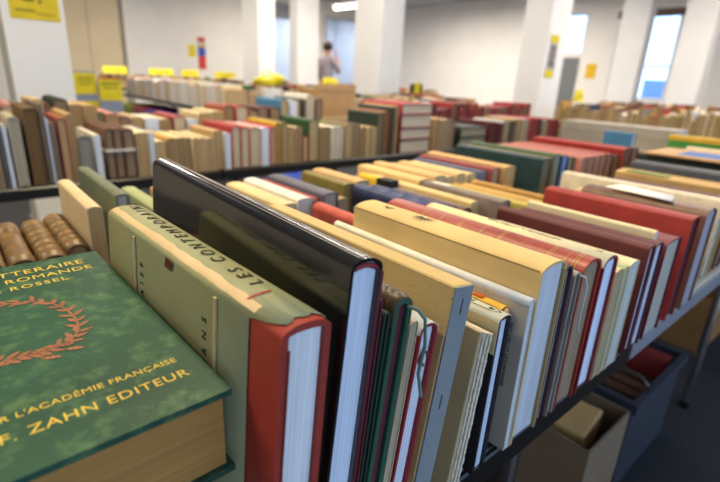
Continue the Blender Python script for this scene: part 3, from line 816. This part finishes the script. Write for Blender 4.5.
for (lb, x, y, T, w_, L, c, pg, k) in more:
    paper = k == 'paper'
    r = bk(lb, x, y, T, w_, L, c, pg, kind=k, bt=.0012 if paper else .0028, hs=.0008 if paper else .003,
           rr=.010 if ('round' in lb or k == 'leather') else .004, name='paperback_book' if paper else ('leather_book' if k == 'leather' else 'hardcover_book'))
    if 'white spine label' in lb: MB().box(.006, .13, w_+.0004, .019, .172, w_+.0009).build('spine_label', mat('paper', wht), r, 0)
    if 'black stripe' in lb: MB().box(-.0006, -.0006, .0, T+.0006, .04, w_+.0006).build('black_band', mat('paper', '#1a1a18'), r, 0)
    if 'blue paper strip' in lb: MB().box(.008, -.0008, .02, .026, .003, w_-.006).build('paper_strip', mat('paper', '#6f8fd0'), r, 0)
    if 'half-leather' in lb: spine_wrap(r, T, w_, L, .010, mat('cloth', '#2f3c6a'), .03, .0008, [.03, .07, .11, .15], .0012)
# things at the far right of the front tables
g = empty('archive_carton', (2.45, .70, TZ)); tag(g, 'grey archive carton standing behind the scarlet volume', 'box')
MB().box(0, 0, 0, .14, .52, .18, 0, .002).build('carton_body', mat('paper', '#a49c92'), g)
MB().box(-.003, -.003, .14, .143, .523, .184, 0, .002).build('carton_lid', mat('paper', '#aaa298'), g)
g = empty('green_box', (2.30, .42, TZ)); tag(g, 'green cardboard box with yellow top at the right table end', 'box')
MB().box(0, 0, 0, .06, .26, .155, 0, .002).build('box_body', mat('paper', '#3f8a3c'), g)
MB().box(-.002, -.002, .155, .062, .262, .175, 0, .002).build('box_lid', mat('paper', '#d3a838'), g)
ends = [('cream paperback at the right table end, next to the green box', 2.19, .3, .05, '#d8c39a'), ('tan album at the right table end, before the cream paperback', 2.12, .28, .05, '#c9a878'),
        ('pale album lying near the upright blue book', 2.05, .28, .05, '#d6cbb4'), ('brown album left of the pale album at the right table end', 1.98, .26, .05, '#8c6844')]
for lb, x, y, T, c in ends: bk(lb, x, y, T, .145, .28, c, '#cdb78e', kind='paper', name='paperback_book', bt=.001)

# ------------------------------------------------------------------ tables behind
def pixel_row(rows, Y, where, lens=(.2, .26), group=None, lean=0):
    n = 0; out = []
    for (x0, T, w_, c, k) in rows:
        m_ = max(1, round(T/.042)) if T > .06 else 1
        for i in range(m_): out.append((x0+T/m_*i+.0006, T/m_-.0012, w_-(.004*i), c, k))
    prev_c = None
    for i in range(len(out)-1):
        x, T, w_, c, k = out[i]; out[i] = (x, min(T, out[i+1][0]-x-.001), w_, c, k)
    for i, (x, T, w_, c, k) in enumerate(out):
        hard = k == 'h'
        page = rnd.choice(['#ab8c60', '#9c7f56', '#b5986a', '#917650']) if c not in ('white', 'palegrey', 'paleblue') else '#d5dae2'
        if hard and c in ('red', 'white', 'rose'): page = '#c7b595'
        if 'aisle' in where: page = {'red': '#7a2a22', 'darkred': '#5c1f1c', 'maroon': '#54211f'}.get(c, '#8d7656')
        page = dict(umber='#6b4f2c', taupe='#806c56', brown='#8d7458', grey='#8a8478', greycream='#a89c84', russet='#7c5632', darkgreen='#7a684c', black='#5a4c3a').get(c, page)
        kind = 'hardcover' if hard else 'paperback'
        lb = '%s %s, %s from the left in the %s' % (cname(c), kind, ordinal(i), where)
        col = PAL[c] if hard or c not in ('tan',) else rnd.choice(['#c7a878', '#c2a06c', '#cfb287'])
        simple_book(kind + '_book', lb, x, Y + rnd.uniform(0, .012), TZ, T, w_, rnd.uniform(*lens), col, page, hard, group=group)
T2A=[
(0.088,0.017,0.183,'brown','p'),
(0.108,0.011,0.185,'grey','h'),
(0.117,0.011,0.174,'palegrey','p'),
(0.133,0.027,0.195,'greycream','h'),
(0.170,0.035,0.218,'umber','h'),
(0.209,0.017,0.229,'taupe','h'),
(0.220,0.007,0.191,'paleblue','p'),
(0.228,0.017,0.177,'taupe','p'),
(0.249,0.022,0.190,'rust','h'),
(0.273,0.028,0.201,'tan','p'),
(0.295,0.037,0.138,'grey','h'),
(0.337,0.020,0.139,'white','p'),
(0.370,0.022,0.156,'brown','h'),
(0.395,0.024,0.155,'brown','h'),
(0.422,0.031,0.155,'brown','h'),
(0.458,0.040,0.141,'cream','p'),
(0.499,0.017,0.140,'palegrey','p'),
(0.517,0.032,0.113,'cream','p'),
(0.553,0.030,0.121,'ochre','p'),
(0.586,0.034,0.120,'cream','p'),
(0.620,0.019,0.119,'tan','p'),
(0.641,0.021,0.118,'cream','p'),
(0.662,0.029,0.117,'tan','p'),
(0.692,0.024,0.116,'cream','p'),
(0.719,0.036,0.139,'tan','p'),
(0.758,0.023,0.131,'palegrey','p'),
(0.786,0.071,0.154,'red','h'),
(0.860,0.046,0.149,'rose','h'),
(0.907,0.034,0.144,'white','p'),
(0.944,0.026,0.147,'magenta','h'),
(0.972,0.024,0.161,'yellow','h'),
(0.999,0.025,0.164,'olive','h'),
(1.026,0.033,0.144,'tan','p'),
(1.061,0.031,0.143,'tan','p'),
(1.095,0.029,0.107,'crimson','h'),
(1.126,0.050,0.169,'green','h'),
(1.181,0.057,0.140,'tan','p'),
(1.241,0.065,0.139,'white','h'),
(1.311,0.048,0.149,'olive','h'),
(1.361,0.043,0.148,'brown','p'),
(1.414,0.030,0.134,'tan','p'),
(1.447,0.027,0.133,'cream','p'),
(1.477,0.025,0.132,'tan','p'),
(1.500,0.034,0.193,'darkgreen','h'),
(1.540,0.041,0.202,'russet','h'),
(1.583,0.023,0.219,'black','h'),
(1.608,0.030,0.224,'tan','h'),
]
T2B=[
(0.126,0.031,0.198,'taupe','h'),
(0.161,0.029,0.205,'rose','h'),
(0.193,0.030,0.205,'grey','h'),
(0.231,0.040,0.221,'tan','p'),
(0.275,0.017,0.208,'brown','h'),
(0.298,0.045,0.225,'darkgreen','h'),
(0.343,0.040,0.205,'tan','p'),
(0.386,0.045,0.202,'tan','p'),
(0.434,0.020,0.177,'green','h'),
(0.457,0.041,0.174,'salmon','h'),
(0.500,0.042,0.162,'brown','h'),
(0.545,0.043,0.158,'tan','p'),
(0.592,0.053,0.154,'white','p'),
(0.648,0.047,0.149,'cream','p'),
(0.700,0.052,0.160,'red','h'),
(0.755,0.046,0.147,'palegrey','p'),
(0.807,0.052,0.171,'cream','p'),
(0.864,0.054,0.178,'cream','p'),
(0.923,0.046,0.203,'rust','h'),
(0.974,0.057,0.199,'red','h'),
(1.035,0.045,0.182,'maroon','h'),
(1.085,0.051,0.194,'brown','h'),
(1.141,0.053,0.194,'maroon','h'),
(1.200,0.043,0.230,'blue','h'),
(1.249,0.039,0.226,'white','p'),
(1.293,0.017,0.222,'tan','p'),
(1.316,0.023,0.231,'black','h'),
(1.344,0.047,0.254,'white','h'),
(1.397,0.042,0.236,'brown','h'),
]
T3A=[
(1.907,0.071,0.160,'tan','p'),
(1.982,0.045,0.159,'tan','p'),
(2.032,0.038,0.153,'brown','h'),
(2.391,0.122,0.136,'maroon','h'),
(2.521,0.074,0.139,'white','p'),
(2.601,0.049,0.137,'black','h'),
(2.653,0.085,0.148,'ochre','h'),
(2.743,0.064,0.146,'palegrey','p'),
(2.817,0.085,0.151,'red','h'),
(2.910,0.056,0.144,'maroon','h'),
(2.975,0.058,0.136,'greygreen','h'),
(3.037,0.073,0.142,'red','h'),
(3.117,0.075,0.140,'darkred','h'),
(3.211,0.071,0.125,'tan','p'),
(3.302,0.104,0.110,'brown','h'),
]
pixel_row(T2A, 1.612, 'front row of the table behind', group='front row of the table behind')
pixel_row(T2B, 1.95, 'second row of the table behind', group='second row of the table behind')
pixel_row(T3A, 1.612, 'front row across the aisle', group='front row across the aisle')
# leaning ones are set upright against their neighbours; string round the three brown volumes
st = MB()
st.box(.368, 1.616, TZ+.085, .455, 1.619, TZ+.094); st.box(.368, 1.619, TZ+.085, .3692, 1.9, TZ+.094)
tag(st.build('string', mat('cloth', '#cfc6b6'), None, 0), 'pale string tied round the three brown volumes', 'string')
flatx = 1.645
zz = TZ
for k, (th, c) in enumerate(((.066, 'maroon'), (.053, '#8c2a2e'), (.064, '#8c2a2e'), (.05, '#b23a36'))):
    o = flat_book('hardcover_book', ['bottom', 'second lowest', 'second highest', 'top'][k] + ' volume of the flat red-covered stack at the table end',
                  1.868, 1.615, zz, th, .215, .30, mat('cloth', c), '#c6b49a', rr=.006)
    zz += th+.0006
zz = TZ
for k, th in enumerate((.055, .055)):
    flat_book('hardcover_book', ['lower', 'upper'][k] + ' dark green volume lying flat among the upright tan books', 2.375, 1.63, zz, th, .24, .32, mat('cloth', '#222c27'), '#8b8068', rr=.006)
    zz += th+.0006

def filler_row(where, pal, along, a0, a1, fixed, z, tmin, tmax, group, wr=(.15, .2), L=(.18, .24), hard_p=.5, facing=1):
    a = a0; i = 0
    while a < a1-tmax:
        T = rnd.uniform(tmin, tmax); c = rnd.choice(pal); hard = rnd.random() < hard_p
        kind = 'hardcover' if hard else 'paperback'
        page = rnd.choice(['#dcd2bb', '#cdb68e', '#e0ddd6', '#d3cdc0'] if 'yellow' in where else (['#7a2a22', '#6a5238', '#5a2320'] if 'red' in where else ['#b89d74', '#a98b62', '#c7b08a']))
        lb = '%s %s, %s from the near end in the %s' % (cname(c), kind, ordinal(i), where) if along == 'y' else '%s %s, %s from the left in the %s' % (cname(c), kind, ordinal(i), where)
        w_ = rnd.uniform(*wr); l = rnd.uniform(*L)
        if along == 'x':
            simple_book(kind + '_book', lb, a, fixed + rnd.uniform(0, .012), z, T, w_, l, PAL[c], page, hard, group=group)
        else:
            simple_book(kind + '_book', lb, fixed, a+T, z, T, w_, l, PAL[c], page, hard, yaw=-90, group=group)
        a += T+.0012+(rnd.uniform(0, .05) if rnd.random() < .04 else 0); i += 1
pale = ['white', 'cream', 'palegrey', 'tan', 'white', 'cream', 'paleblue', 'orange', 'rose', 'white', 'beige', 'grey']
mixed = ['tan', 'brown', 'cream', 'red', 'maroon', 'ochre', 'green', 'navy', 'white', 'beige', 'black', 'rust']
reds = ['red', 'maroon', 'darkred', 'rust', 'red', 'brown', 'pink', 'crimson']
filler_row('pale row behind the yellow signs', pale, 'y', 4.03, 6.9, 1.9, .7304, .042, .062, 'pale books behind the yellow signs', hard_p=.25, wr=(.18, .225))
filler_row('red-backed row behind the aisle', reds, 'x', 2.25, 3.5, 2.0, .7304, .038, .055, 'red books behind the aisle', hard_p=.95, wr=(.17, .22))
filler_row('mixed row on the middle table', mixed, 'x', 2.65, 4.15, 3.0, .7304, .045, .06, 'books on the middle table')

# the rest of the far tables: hundreds of books too small to tell apart
def mass(name, label, rows, matspal, page='#c9b084'):
    mb = MB(); cols = matspal
    ms = [mat('paper', PAL[c]) for c in cols] + [mat('page', page)]
    for (along, a0, a1, fixed, dirn) in rows:
        a = a0
        while a < a1:
            T = rnd.uniform(.025, .05); h = rnd.uniform(.13, .22); l = rnd.uniform(.16, .24); k = rnd.randrange(len(cols)); z = .7304
            bt = .0025
            def bx(u0, v0, z0, u1, v1, z1, mi):
                if along == 'x': mb.box(u0, v0, z0, u1, v1, z1, mi)
                else: mb.box(v0, u0, z0, v1, u1, z1, mi)
            v0, v1 = (fixed, fixed+l)
            bx(a, v0, z, a+bt, v1, z+h, k); bx(a+T-bt, v0, z, a+T, v1, z+h, k); bx(a+bt, v0, z+h-bt, a+T-bt, v1, z+h, k)
            bx(a+bt, v0+.003, z+.003, a+T-bt, v1-.003, z+h-bt, len(cols))
            a += T+.0015
    o = mb.build(name, ms, None, 0)
    tag(o, label, 'books', kind='stuff')
mass('distant_books', 'blurred mass of mixed books on the table in front of the standing person', [('x', 3.05, 6.5, 5.55, 1), ('x', 3.05, 6.5, 5.88, 1)], mixed)
mass('distant_books', 'blurred pale books along the back wall', [('x', 1.05, 7.5, 8.65, 1), ('x', 1.05, 7.5, 8.98, 1)], mixed + ['white', 'cream', 'yellow'])
mass('distant_books', 'blurred books on the table beside the poster pillar', [('y', -.35, 2.4, 4.6, 1), ('y', -.35, 2.4, 4.93, 1)], ['tan', 'cream', 'white', 'ochre', 'red', 'green', 'grey', 'navy', 'beige', 'maroon'], '#a08455')
mass('distant_books', 'blurred books under the bright window', [('y', -.75, 2.8, 6.55, 1), ('y', -.75, 2.8, 6.88, 1)], ['ochre', 'tan', 'white', 'cream', 'red', 'brown', 'navy', 'ochre'], '#8f6f35')
mass('distant_books', 'blurred second row of pale books behind the yellow signs', [('y', 4.05, 6.9, 2.3, 1)], pale + ['red', 'navy', 'green'])
mass('distant_books', 'blurred second row on the middle table', [('x', 2.65, 4.1, 3.3, 1)], mixed)

# ------------------------------------------------------------------ carton, signs, boxes
g = empty('carton', (1.60, 2.22, TZ)); tag(g, 'open brown carton standing behind the dark green leather book', 'box')
cb = mat('paper', '#bf9563')
def open_box(parent, name, w_, d_, h, t, m):
    MB().box(0, 0, 0, w_, d_, t).box(0, 0, t, w_, t, h).box(0, d_-t, t, w_, d_, h).box(0, t, t, t, d_-t, h).box(w_-t, t, t, w_, d_-t, h).build(name, m, parent, 0)
open_box(g, 'carton_body', .27, .17, .265, .004, cb)
MB().box(0, -.004, .262, .27, -.0005, .30).build('flap', cb, g, 0)
MB().box(.004, -.001, .10, .266, -.0002, .125).build('tape', mat('paper', '#d6b98a'), g, 0)
yl = mat('paper', '#e3cf10', .6); yl2 = mat('paper', '#d9c400', .6)
def sheet_lines(parent, x0, z0, w_, h, y, rows):
    m = mat('paper', '#5b5a1c')
    for (u, v, du, dv) in rows:
        MB().box(x0+u*w_, y-.0012, z0+v*h, x0+(u+du)*w_, y-.0004, z0+(v+dv)*h).build('print', m, parent, 0)
# two sign stands
for (x, y, wd, zt, label, sheets) in ((.79, 4.2, .16, 1.02, 'left yellow sign stand with two yellow sheets split by a grey band', 2), (.955, 4.17, .16, .98, 'right yellow sign stand with one yellow sheet over a grey panel', 1)):
    r = empty('sign_stand', (x, y, 0)); tag(r, label, 'sign', 'yellow sign stands')
    MB().box(-.0, .0, .02, wd, .25, .03).box(0, .02, .03, .02, .04, zt-.02).box(wd-.02, .02, .03, wd, .04, zt-.02).build('frame', mat('plastic', '#2c3550'), r, 0)
    MB().box(0, 0, 0, wd, .25, .02).build('base', mat('plastic', '#26272c'), r, 0)
    MB().box(0, .005, .42, wd, .019, zt).build('panel', mat('paper', '#8d97ab'), r, 0)
    if sheets == 2:
        MB().box(.004, .002, zt-.165, wd-.004, .0045, zt-.012).build('yellow_sheet', yl, r, 0)
        MB().box(.006, .002, zt-.40, wd-.004, .0045, zt-.215).build('yellow_sheet', yl, r, 0)
        sheet_lines(r, .004, zt-.165, wd-.008, .15, .002, [(.15, .78, .7, .05), (.2, .62, .6, .05), (.25, .45, .5, .04)])
        sheet_lines(r, .004, zt-.40, wd-.008, .18, .002, [(.15, .75, .7, .05), (.25, .55, .5, .05)])
    else:
        MB().box(.0, .002, zt-.17, wd, .0045, zt-.005).build('yellow_sheet', yl, r, 0)
        MB().box(.0, .001, zt-.012, wd, .0045, zt+.002).build('red_edge', mat('paper', '#d2622c'), r, 0)
        sheet_lines(r, 0, zt-.17, wd, .165, .002, [(.12, .72, .76, .07), (.2, .55, .6, .05)])
r = empty('sign_stand', (4.33, 4.1, 0)); tag(r, 'black sign stand with a yellow sheet beside the wide white pillar', 'sign')
MB().box(0, 0, 0, .2, .25, .02).build('base', mat('plastic', '#26272c'), r, 0)
MB().box(.09, .02, .02, .11, .04, .6).build('frame', mat('plastic', '#26272c'), r, 0)
MB().box(0, .01, .6, .2, .03, 1.03).build('panel', mat('plastic', '#1d1e22'), r, 0)
MB().box(.055, .006, .88, .15, .0098, 1.05).build('yellow_sheet', yl, r, 0)
MB().box(.055, .006, .7, .15, .0098, .87).build('pale_sheet', mat('paper', '#c4cedd'), r, 0)
# yellow notices on pillars and walls
def notice(name, label, x0, y, z0, x1, z1, m, cat='sign'):
    r = empty(name, (x0, y, z0)); tag(r, label, cat)
    MB().box(0, -.004, 0, x1-x0, -.0005, z1-z0).build('sheet', m, r, 0)
    return r
r = notice('yellow_notice', 'yellow printed notice taped high on the nearest white pillar', .385, 3.4, 1.290, .622, 1.55, mat('paper', '#dcc400', .6))
sheet_lines(r, 0, 0, .237, .26, -.0042, [(.28, .36, .22, .08), (.60, .33, .05, .09), (.08, .60, .85, .03), (.1, .16, .4, .03), (.5, .12, .4, .02)])
r = notice('poster', 'poster with yellow head and foot around a grey picture on a pillar', 4.93, 2.757, 1.165, 5.10, 1.585, mat('paper', '#b9b4b4'), 'poster')
MB().box(0, -.006, .345, .17, -.0045, .42).build('yellow_head', yl2, r, 0)
MB().box(-.015, -.006, 0, .155, -.0045, .075).build('yellow_foot', yl2, r, 0)
MB().box(.02, -.006, .10, .14, -.0045, .32).build('picture', worn('poster_print', '#6b6a78', '#a9a090', '#4a4650', .45, .6, 18, .6), r, 0)
notice('yellow_notice', 'yellow notice on the back wall beside the red and blue banner', 4.36, YW, 1.33, 4.52, 1.58, yl)
r = empty('banner', (4.577, YW, 1.09)); tag(r, 'narrow red and blue banner hanging on the back wall', 'banner')
for (z0, z1, c) in ((0, .27, '#d8322a'), (.27, .45, '#2f55b8'), (.45, .50, '#c9a53a'), (.50, .56, '#c9bfb0'), (.56, .66, '#c4454a')):
    MB().box(0, -.006, z0, .175, -.0005, z1).build('banner_field', mat('cloth', c), r, 0)
# yellow notice on window wall, edge of a pier
r = empty('yellow_notice', (XW, 4.52, 1.27)); tag(r, 'yellow notice on the wall between the two windows', 'sign')
MB().box(-.006, 0, 0, -.0005, .2, .28).build('sheet', mat('paper', '#e5b800', .6), r, 0)
r = empty('wall_socket', (XW, 5.0, 1.05)); del r
# small yellow signs standing on tables
def tent(label, x, y, z, w_, h, m=yl, yaw=0):
    r = empty('table_sign', (x, y, z), (0, 0, R(yaw))); tag(r, label, 'sign')
    MB().add([(0, 0, 0), (w_, 0, 0), (w_, .03, h), (0, .03, h), (0, .06, 0), (w_, .06, 0)], [(0, 1, 2, 3), (3, 2, 5, 4), (0, 3, 4), (1, 5, 2)]).build('card', m, r, 0)
    sheet_lines(r, .0, .3*h, w_, .5*h, .008, [(.2, .2, .6, .2)])
for i, (lb, x, y, w_, h) in enumerate((
   ('yellow table sign at the back wall, nearest the left pillar', 2.05, 8.58, .36, .30), ('yellow table sign at the back wall, second from the left pillar', 2.75, 8.58, .4, .29),
   ('yellow table sign at the back wall, below the beige panel edge', 3.3, 8.58, .3, .3), ('yellow table sign at the back wall, left of the banner', 3.9, 8.58, .4, .28),
   )):
    tent(lb, x, y, .9515, w_, h*.36)
tent('yellow table sign on the red-backed books at the poster pillar', 4.62, 2.2, .9515, .12, .11)
tent('orange-yellow table sign on the far table left of the banner', 4.1, 5.55, .9515, .25, .10)
r = empty('yellow_bag', (2.72, 4.25, 0)); del r
# yellow folded cloth bags on the middle table
def bag(label, x, y, z, m, s=1.0, name='plastic_bag'):
    r = empty(name, (x, y, z)); tag(r, label, 'bag')
    mb = MB(); n, k = 16, 7; vs, fs = [], []
    rr_ = random.Random(int(x*100))
    for j in range(k):
        v = j/(k-1)
        for i in range(n):
            a = 2*PI*i/n
            rad = s*(.14*math.sin(PI*(.12+.8*v))**.6)*(1+.18*math.sin(3*a+4*v)+.1*rr_.random())
            vs.append((rad*math.cos(a)*1.25, rad*.7*math.sin(a), s*.17*v*(1+.25*math.cos(a+.6))))
    for j in range(k-1):
        for i in range(n):
            fs.append((j*n+i, j*n+(i+1) % n, (j+1)*n+(i+1) % n, (j+1)*n+i))
    fs.append(tuple(range(n-1, -1, -1))); fs.append(tuple(range((k-1)*n, k*n)))
    mb.add(vs, fs).build('bag_body', m, r, 60)
    MB().tube([(s*-.07, 0, s*.15), (s*-.05, 0, s*.23), (s*.03, 0, s*.24), (s*.06, 0, s*.16)], s*.008, 6).build('handle', m, r)
    return r
yb = bag('crumpled yellow bag on the books below the person', 2.42, 4.18, .955, mat('plastic', '#e0cd12'), .8)
yb.scale = (1.15, 1, .72)
bag('bright blue plastic bag under the table of paperbacks', 1.62, 2.85, 0, mat('plastic', '#0d45c9'), 2.2)
# ------------------------------------------------------------------ under the tables
def crate(name, label, x0, y0, x1, y1, h, m, t=.006, rim=True):
    r = empty(name, (x0, y0, 0)); tag(r, label, 'box')
    w_, d_ = x1-x0, y1-y0
    open_box(r, 'box_body', w_, d_, h, t, m)
    if rim:
        k = .012
        MB().box(-k, -k, h-.03, w_+k, 0, h).box(-k, d_, h-.03, w_+k, d_+k, h).box(-k, 0, h-.03, 0, d_, h).box(w_, 0, h-.03, w_+k, d_, h).build('rim', m, r, 0)
    return r, w_, d_
cbm = mat('paper', '#857159')
r, w_, d_ = crate('cardboard_box', 'grey-brown open cardboard box under the table edge, below the white pages', .968, .283, 1.198, .48, .30, cbm, .005, False)
pk = empty('wrapped_parcel', (1.018, .318, .006), (0, 0, R(6))); tag(pk, 'tan paper parcel upright inside the grey-brown cardboard box', 'parcel')
MB().box(0, 0, 0, .145, .085, .285, 0, .004).build('parcel_body', mat('paper', '#c9a064'), pk)
MB().box(.004, -.001, .20, .141, .086, .207).build('fold', mat('paper', '#8e7148'), pk, 0)
r, w_, d_ = crate('plastic_crate', 'blue-grey plastic crate full of books under the table', 1.245, .29, 1.64, .52, .30, mat('plastic', '#3b3f4a', .45))
MB().tube([(.075, -.006, .30), (.06, -.004, .33), (.065, .02, .345), (.07, .11, .35), (.075, .21, .345), (.07, .232, .33), (.075, .236, .30)], .004, 8).build('wire_handle', mat('metal', '#b8bcc4'), r)
cr = [('#2c2a27', 'black'), ('#3d3530', 'dark brown'), ('#5b3a2a', 'brown'), ('#6f4a34', 'russet'), ('#4c3a30', 'umber'), ('#8a2724', 'red')]
for i, (c, nm) in enumerate(cr):
    tall = nm == 'red'
    simple_book('hardcover_book', '%s hardcover standing in the blue-grey crate' % nm, 1.262+.056*i, .305, .007, .045, .30 if tall else .23, .18, c, '#8b7456', True, group='books in the crate')
tcm = mat('paper', '#9a6f3c')
r, w_, d_ = crate('cardboard_box', 'tan cardboard box with hand hole on the floor at right', 2.32, .36, 2.80, .75, .26, tcm, .005, False)
MB().box(.18, -.0015, .16, .27, -.0003, .185).build('hand_hole', mat('paper', '#2a1c10'), r, 0)
MB().box(0, -.13, .258, .48, -.002, .262).build('flap', tcm, r, 0)
# chrome curved legs in front of the boxes
def curved_leg(label, pts):
    r = empty('chrome_brace', (0, 0, 0)); tag(r, label, 'table leg')
    return r
# boxes under the tables behind
r, w_, d_ = crate('plastic_box', 'white plastic box under the left end of the table behind', .40, 2.45, .75, 2.8, .34, mat('plastic', '#d9dbde'))
for i, (x, lb) in enumerate(((2.35, 'white box under the table behind, left of two'), (2.78, 'white box under the table behind, right of two'))):
    crate('plastic_box', lb, x, 2.72, x+.34, 3.0-.08, .30, mat('plastic', '#e2e4e8'))
for i, (y, c, nm) in enumerate(((4.2, '#5a5a5e', 'grey'), (4.72, '#173a9c', 'blue'), (5.24, '#2447b0', 'bright blue'), (5.78, '#a3304a', 'crimson'), (6.32, '#8fa51e', 'lime green'))):
    crate('plastic_crate', '%s crate under the pale paperback table' % nm, 1.76, y, 2.2, y+.45, .62, mat('plastic', c))

# ------------------------------------------------------------------ the standing person
def skin(name, verts, edges, radii, m, parent, sub=2):
    me = bpy.data.meshes.new(name); me.from_pydata(verts, edges, []); me.update()
    o = bpy.data.objects.new(name, me); COL.objects.link(o); o.parent = parent
    me.materials.append(m)
    o.modifiers.new('skin', 'SKIN').use_smooth_shade = True
    if not me.skin_vertices: me.skin_vertices.new()
    for i, r_ in enumerate(radii):
        me.skin_vertices[0].data[i].radius = r_ if isinstance(r_, tuple) else (r_, r_)
    me.skin_vertices[0].data[0].use_root = True
    s = o.modifiers.new('sub', 'SUBSURF'); s.levels = sub; s.render_levels = sub
    dg = bpy.context.evaluated_depsgraph_get(); dg.update()
    nm = bpy.data.meshes.new_from_object(o.evaluated_get(dg))
    bpy.data.objects.remove(o)
    o = bpy.data.objects.new(name, nm); COL.objects.link(o); o.parent = parent
    if not nm.materials: nm.materials.append(m)
    return o
pr = empty('person', (5.93, 7.95, 0), (0, 0, R(108)))
pr.scale = (.98, .98, .98)
tag(pr, 'person in mauve-grey top standing by the openings, hand raised to the face', 'person')
skn = mat('paint', '#b98468', .5)
# local frame: +x is the person's left, -y in front
V = [(0, 0, .93), (0, .01, 1.10), (0, .015, 1.28), (0, .0, 1.42), (0, -.012, 1.485), (0, -.03, 1.56), (0, -.045, 1.63), (0, -.045, 1.69)]
E_ = [(i, i+1) for i in range(7)]
Rr = [(.135, .105), (.125, .10), (.145, .105), (.11, .075), .05, .068, .078, .055]
def chain(start, pts, rad):
    p = start
    for q, r_ in zip(pts, rad):
        V.append(q); Rr.append(r_); E_.append((p, len(V)-1)); p = len(V)-1
    return p
def hand(p, wrist, d, upv, sgn):
    d = Vector(d).normalized(); u = Vector(upv).normalized(); s = d.cross(u).normalized()
    w0 = Vector(wrist)
    palm = w0 + d*.055
    V.append(tuple(palm)); Rr.append((.036, .017)); E_.append((p, len(V)-1)); pi = len(V)-1
    for k, ln in enumerate((.07, .08, .075, .06)):
        b0 = palm + d*.03 + s*(k-1.5)*.019
        chain(pi, [tuple(b0), tuple(b0+d*ln*.5-u*.006), tuple(b0+d*ln*.85-u*.026)], [.0095, .0085, .0075])
    t0 = w0 + d*.02 - s*.03*sgn
    chain(pi, [tuple(t0), tuple(t0 + d*.03 - s*.022*sgn), tuple(t0 + d*.055 - s*.026*sgn)], [.011, .010, .0085])
# right arm (local -x) bent up, hand at the face; left arm hanging forward over the table
e = chain(3, [(-.10, .0, 1.42), (-.185, .0, 1.385), (-.225, -.10, 1.16), (-.15, -.20, 1.36), (-.10, -.20, 1.45)], [.06, .055, .042, .034, .025])
hand(e, (-.10, -.20, 1.45), (.25, .25, 1), (.6, .7, -.2), 1)
e = chain(3, [(.10, .0, 1.42), (.185, .0, 1.385), (.23, -.02, 1.12), (.20, -.20, .98), (.19, -.25, .955)], [.06, .055, .042, .034, .025])
hand(e, (.19, -.25, .955), (-.05, -1, -.3), (0, -.3, 1), -1)
for s in (-1, 1):
    e = chain(0, [(s*.085, 0, .86), (s*.09, -.01, .50), (s*.09, .02, .10), (s*.10, -.06, .045), (s*.105, -.14, .035)], [.085, .057, .04, .038, .03])
skin('body', V, E_, Rr, skn, pr)
# face
fm = MB()
fm.tube([(0, -.118, 1.63), (0, -.138, 1.605), (0, -.128, 1.593)], [.006, .012, .009], 8)
fm.build('nose', skn, pr)
for s in (-1, 1):
    MB().tube([(s*.03-.008, -.113, 1.634), (s*.03+.008, -.113, 1.634)], .0055, 8).build('eye', mat('plastic', '#2a2320'), pr)
    MB().tube([(s*.082, -.04, 1.60), (s*.088, -.03, 1.625), (s*.082, -.025, 1.65)], [.008, .012, .009], 8).build('ear', skn, pr)
MB().tube([(-.022, -.118, 1.566), (0, -.123, 1.565), (.022, -.118, 1.566)], .005, 8).build('mouth', mat('paint', '#9a5a50', .5), pr)
# hair cap
def ell(name, c, rad, m, parent, cut=None, n=20, k=12, jit=.04):
    rr_ = random.Random(4); vs, fs = [], []
    for j in range(k+1):
        th = PI*j/k
        for i in range(n):
            a = 2*PI*i/n; q = 1+jit*(rr_.random()-.5)
            p = Vector((rad[0]*math.sin(th)*math.cos(a)*q, rad[1]*math.sin(th)*math.sin(a)*q, rad[2]*math.cos(th)*q))
            if cut: p = cut(p)
            vs.append((c[0]+p.x, c[1]+p.y, c[2]+p.z))
    for j in range(k):
        for i in range(n): fs.append((j*n+i, (j+1)*n+i, (j+1)*n+(i+1) % n, j*n+(i+1) % n))
    return MB().add(vs, fs).build(name, m, parent, 60)
def haircut(p):
    if p.y < -.03 and p.z < .045: p.y = -.03 + (p.y+.03)*.1
    return p
ell('hair', (0, -.03, 1.655), (.103, .112, .098), mat('cloth', '#2a1f1a'), pr, haircut)
# clothes
V, E_, Rr = [(0, 0, .90), (0, .01, 1.10), (0, .015, 1.28), (0, .0, 1.42), (0, -.008, 1.455)], [(0, 1), (1, 2), (2, 3), (3, 4)], [(.165, .13), (.15, .122), (.168, .128), (.128, .092), (.07, .065)]
chain(3, [(-.10, .0, 1.42), (-.185, .0, 1.385), (-.225, -.10, 1.16), (-.16, -.185, 1.33)], [.076, .072, .058, .045])
chain(3, [(.10, .0, 1.42), (.185, .0, 1.385), (.23, -.02, 1.12), (.205, -.175, 1.0)], [.076, .072, .058, .045])
skin('sweater', V, E_, Rr, mat('cloth', '#978d97'), pr)
V, E_, Rr = [(0, 0, .96), (0, 0, .90)], [(0, 1)], [(.15, .12), (.15, .12)]
for s in (-1, 1): chain(1, [(s*.085, 0, .84), (s*.09, -.01, .50), (s*.09, .02, .09)], [.10, .075, .06])
skin('trousers', V, E_, Rr, mat('cloth', '#2b3042'), pr)
for s in (-1, 1):
    MB().box(s*.1-.045, -.20, 0, s*.1+.045, .075, .075, 0, .02).build('shoe', mat('leather', '#2a2522'), pr)
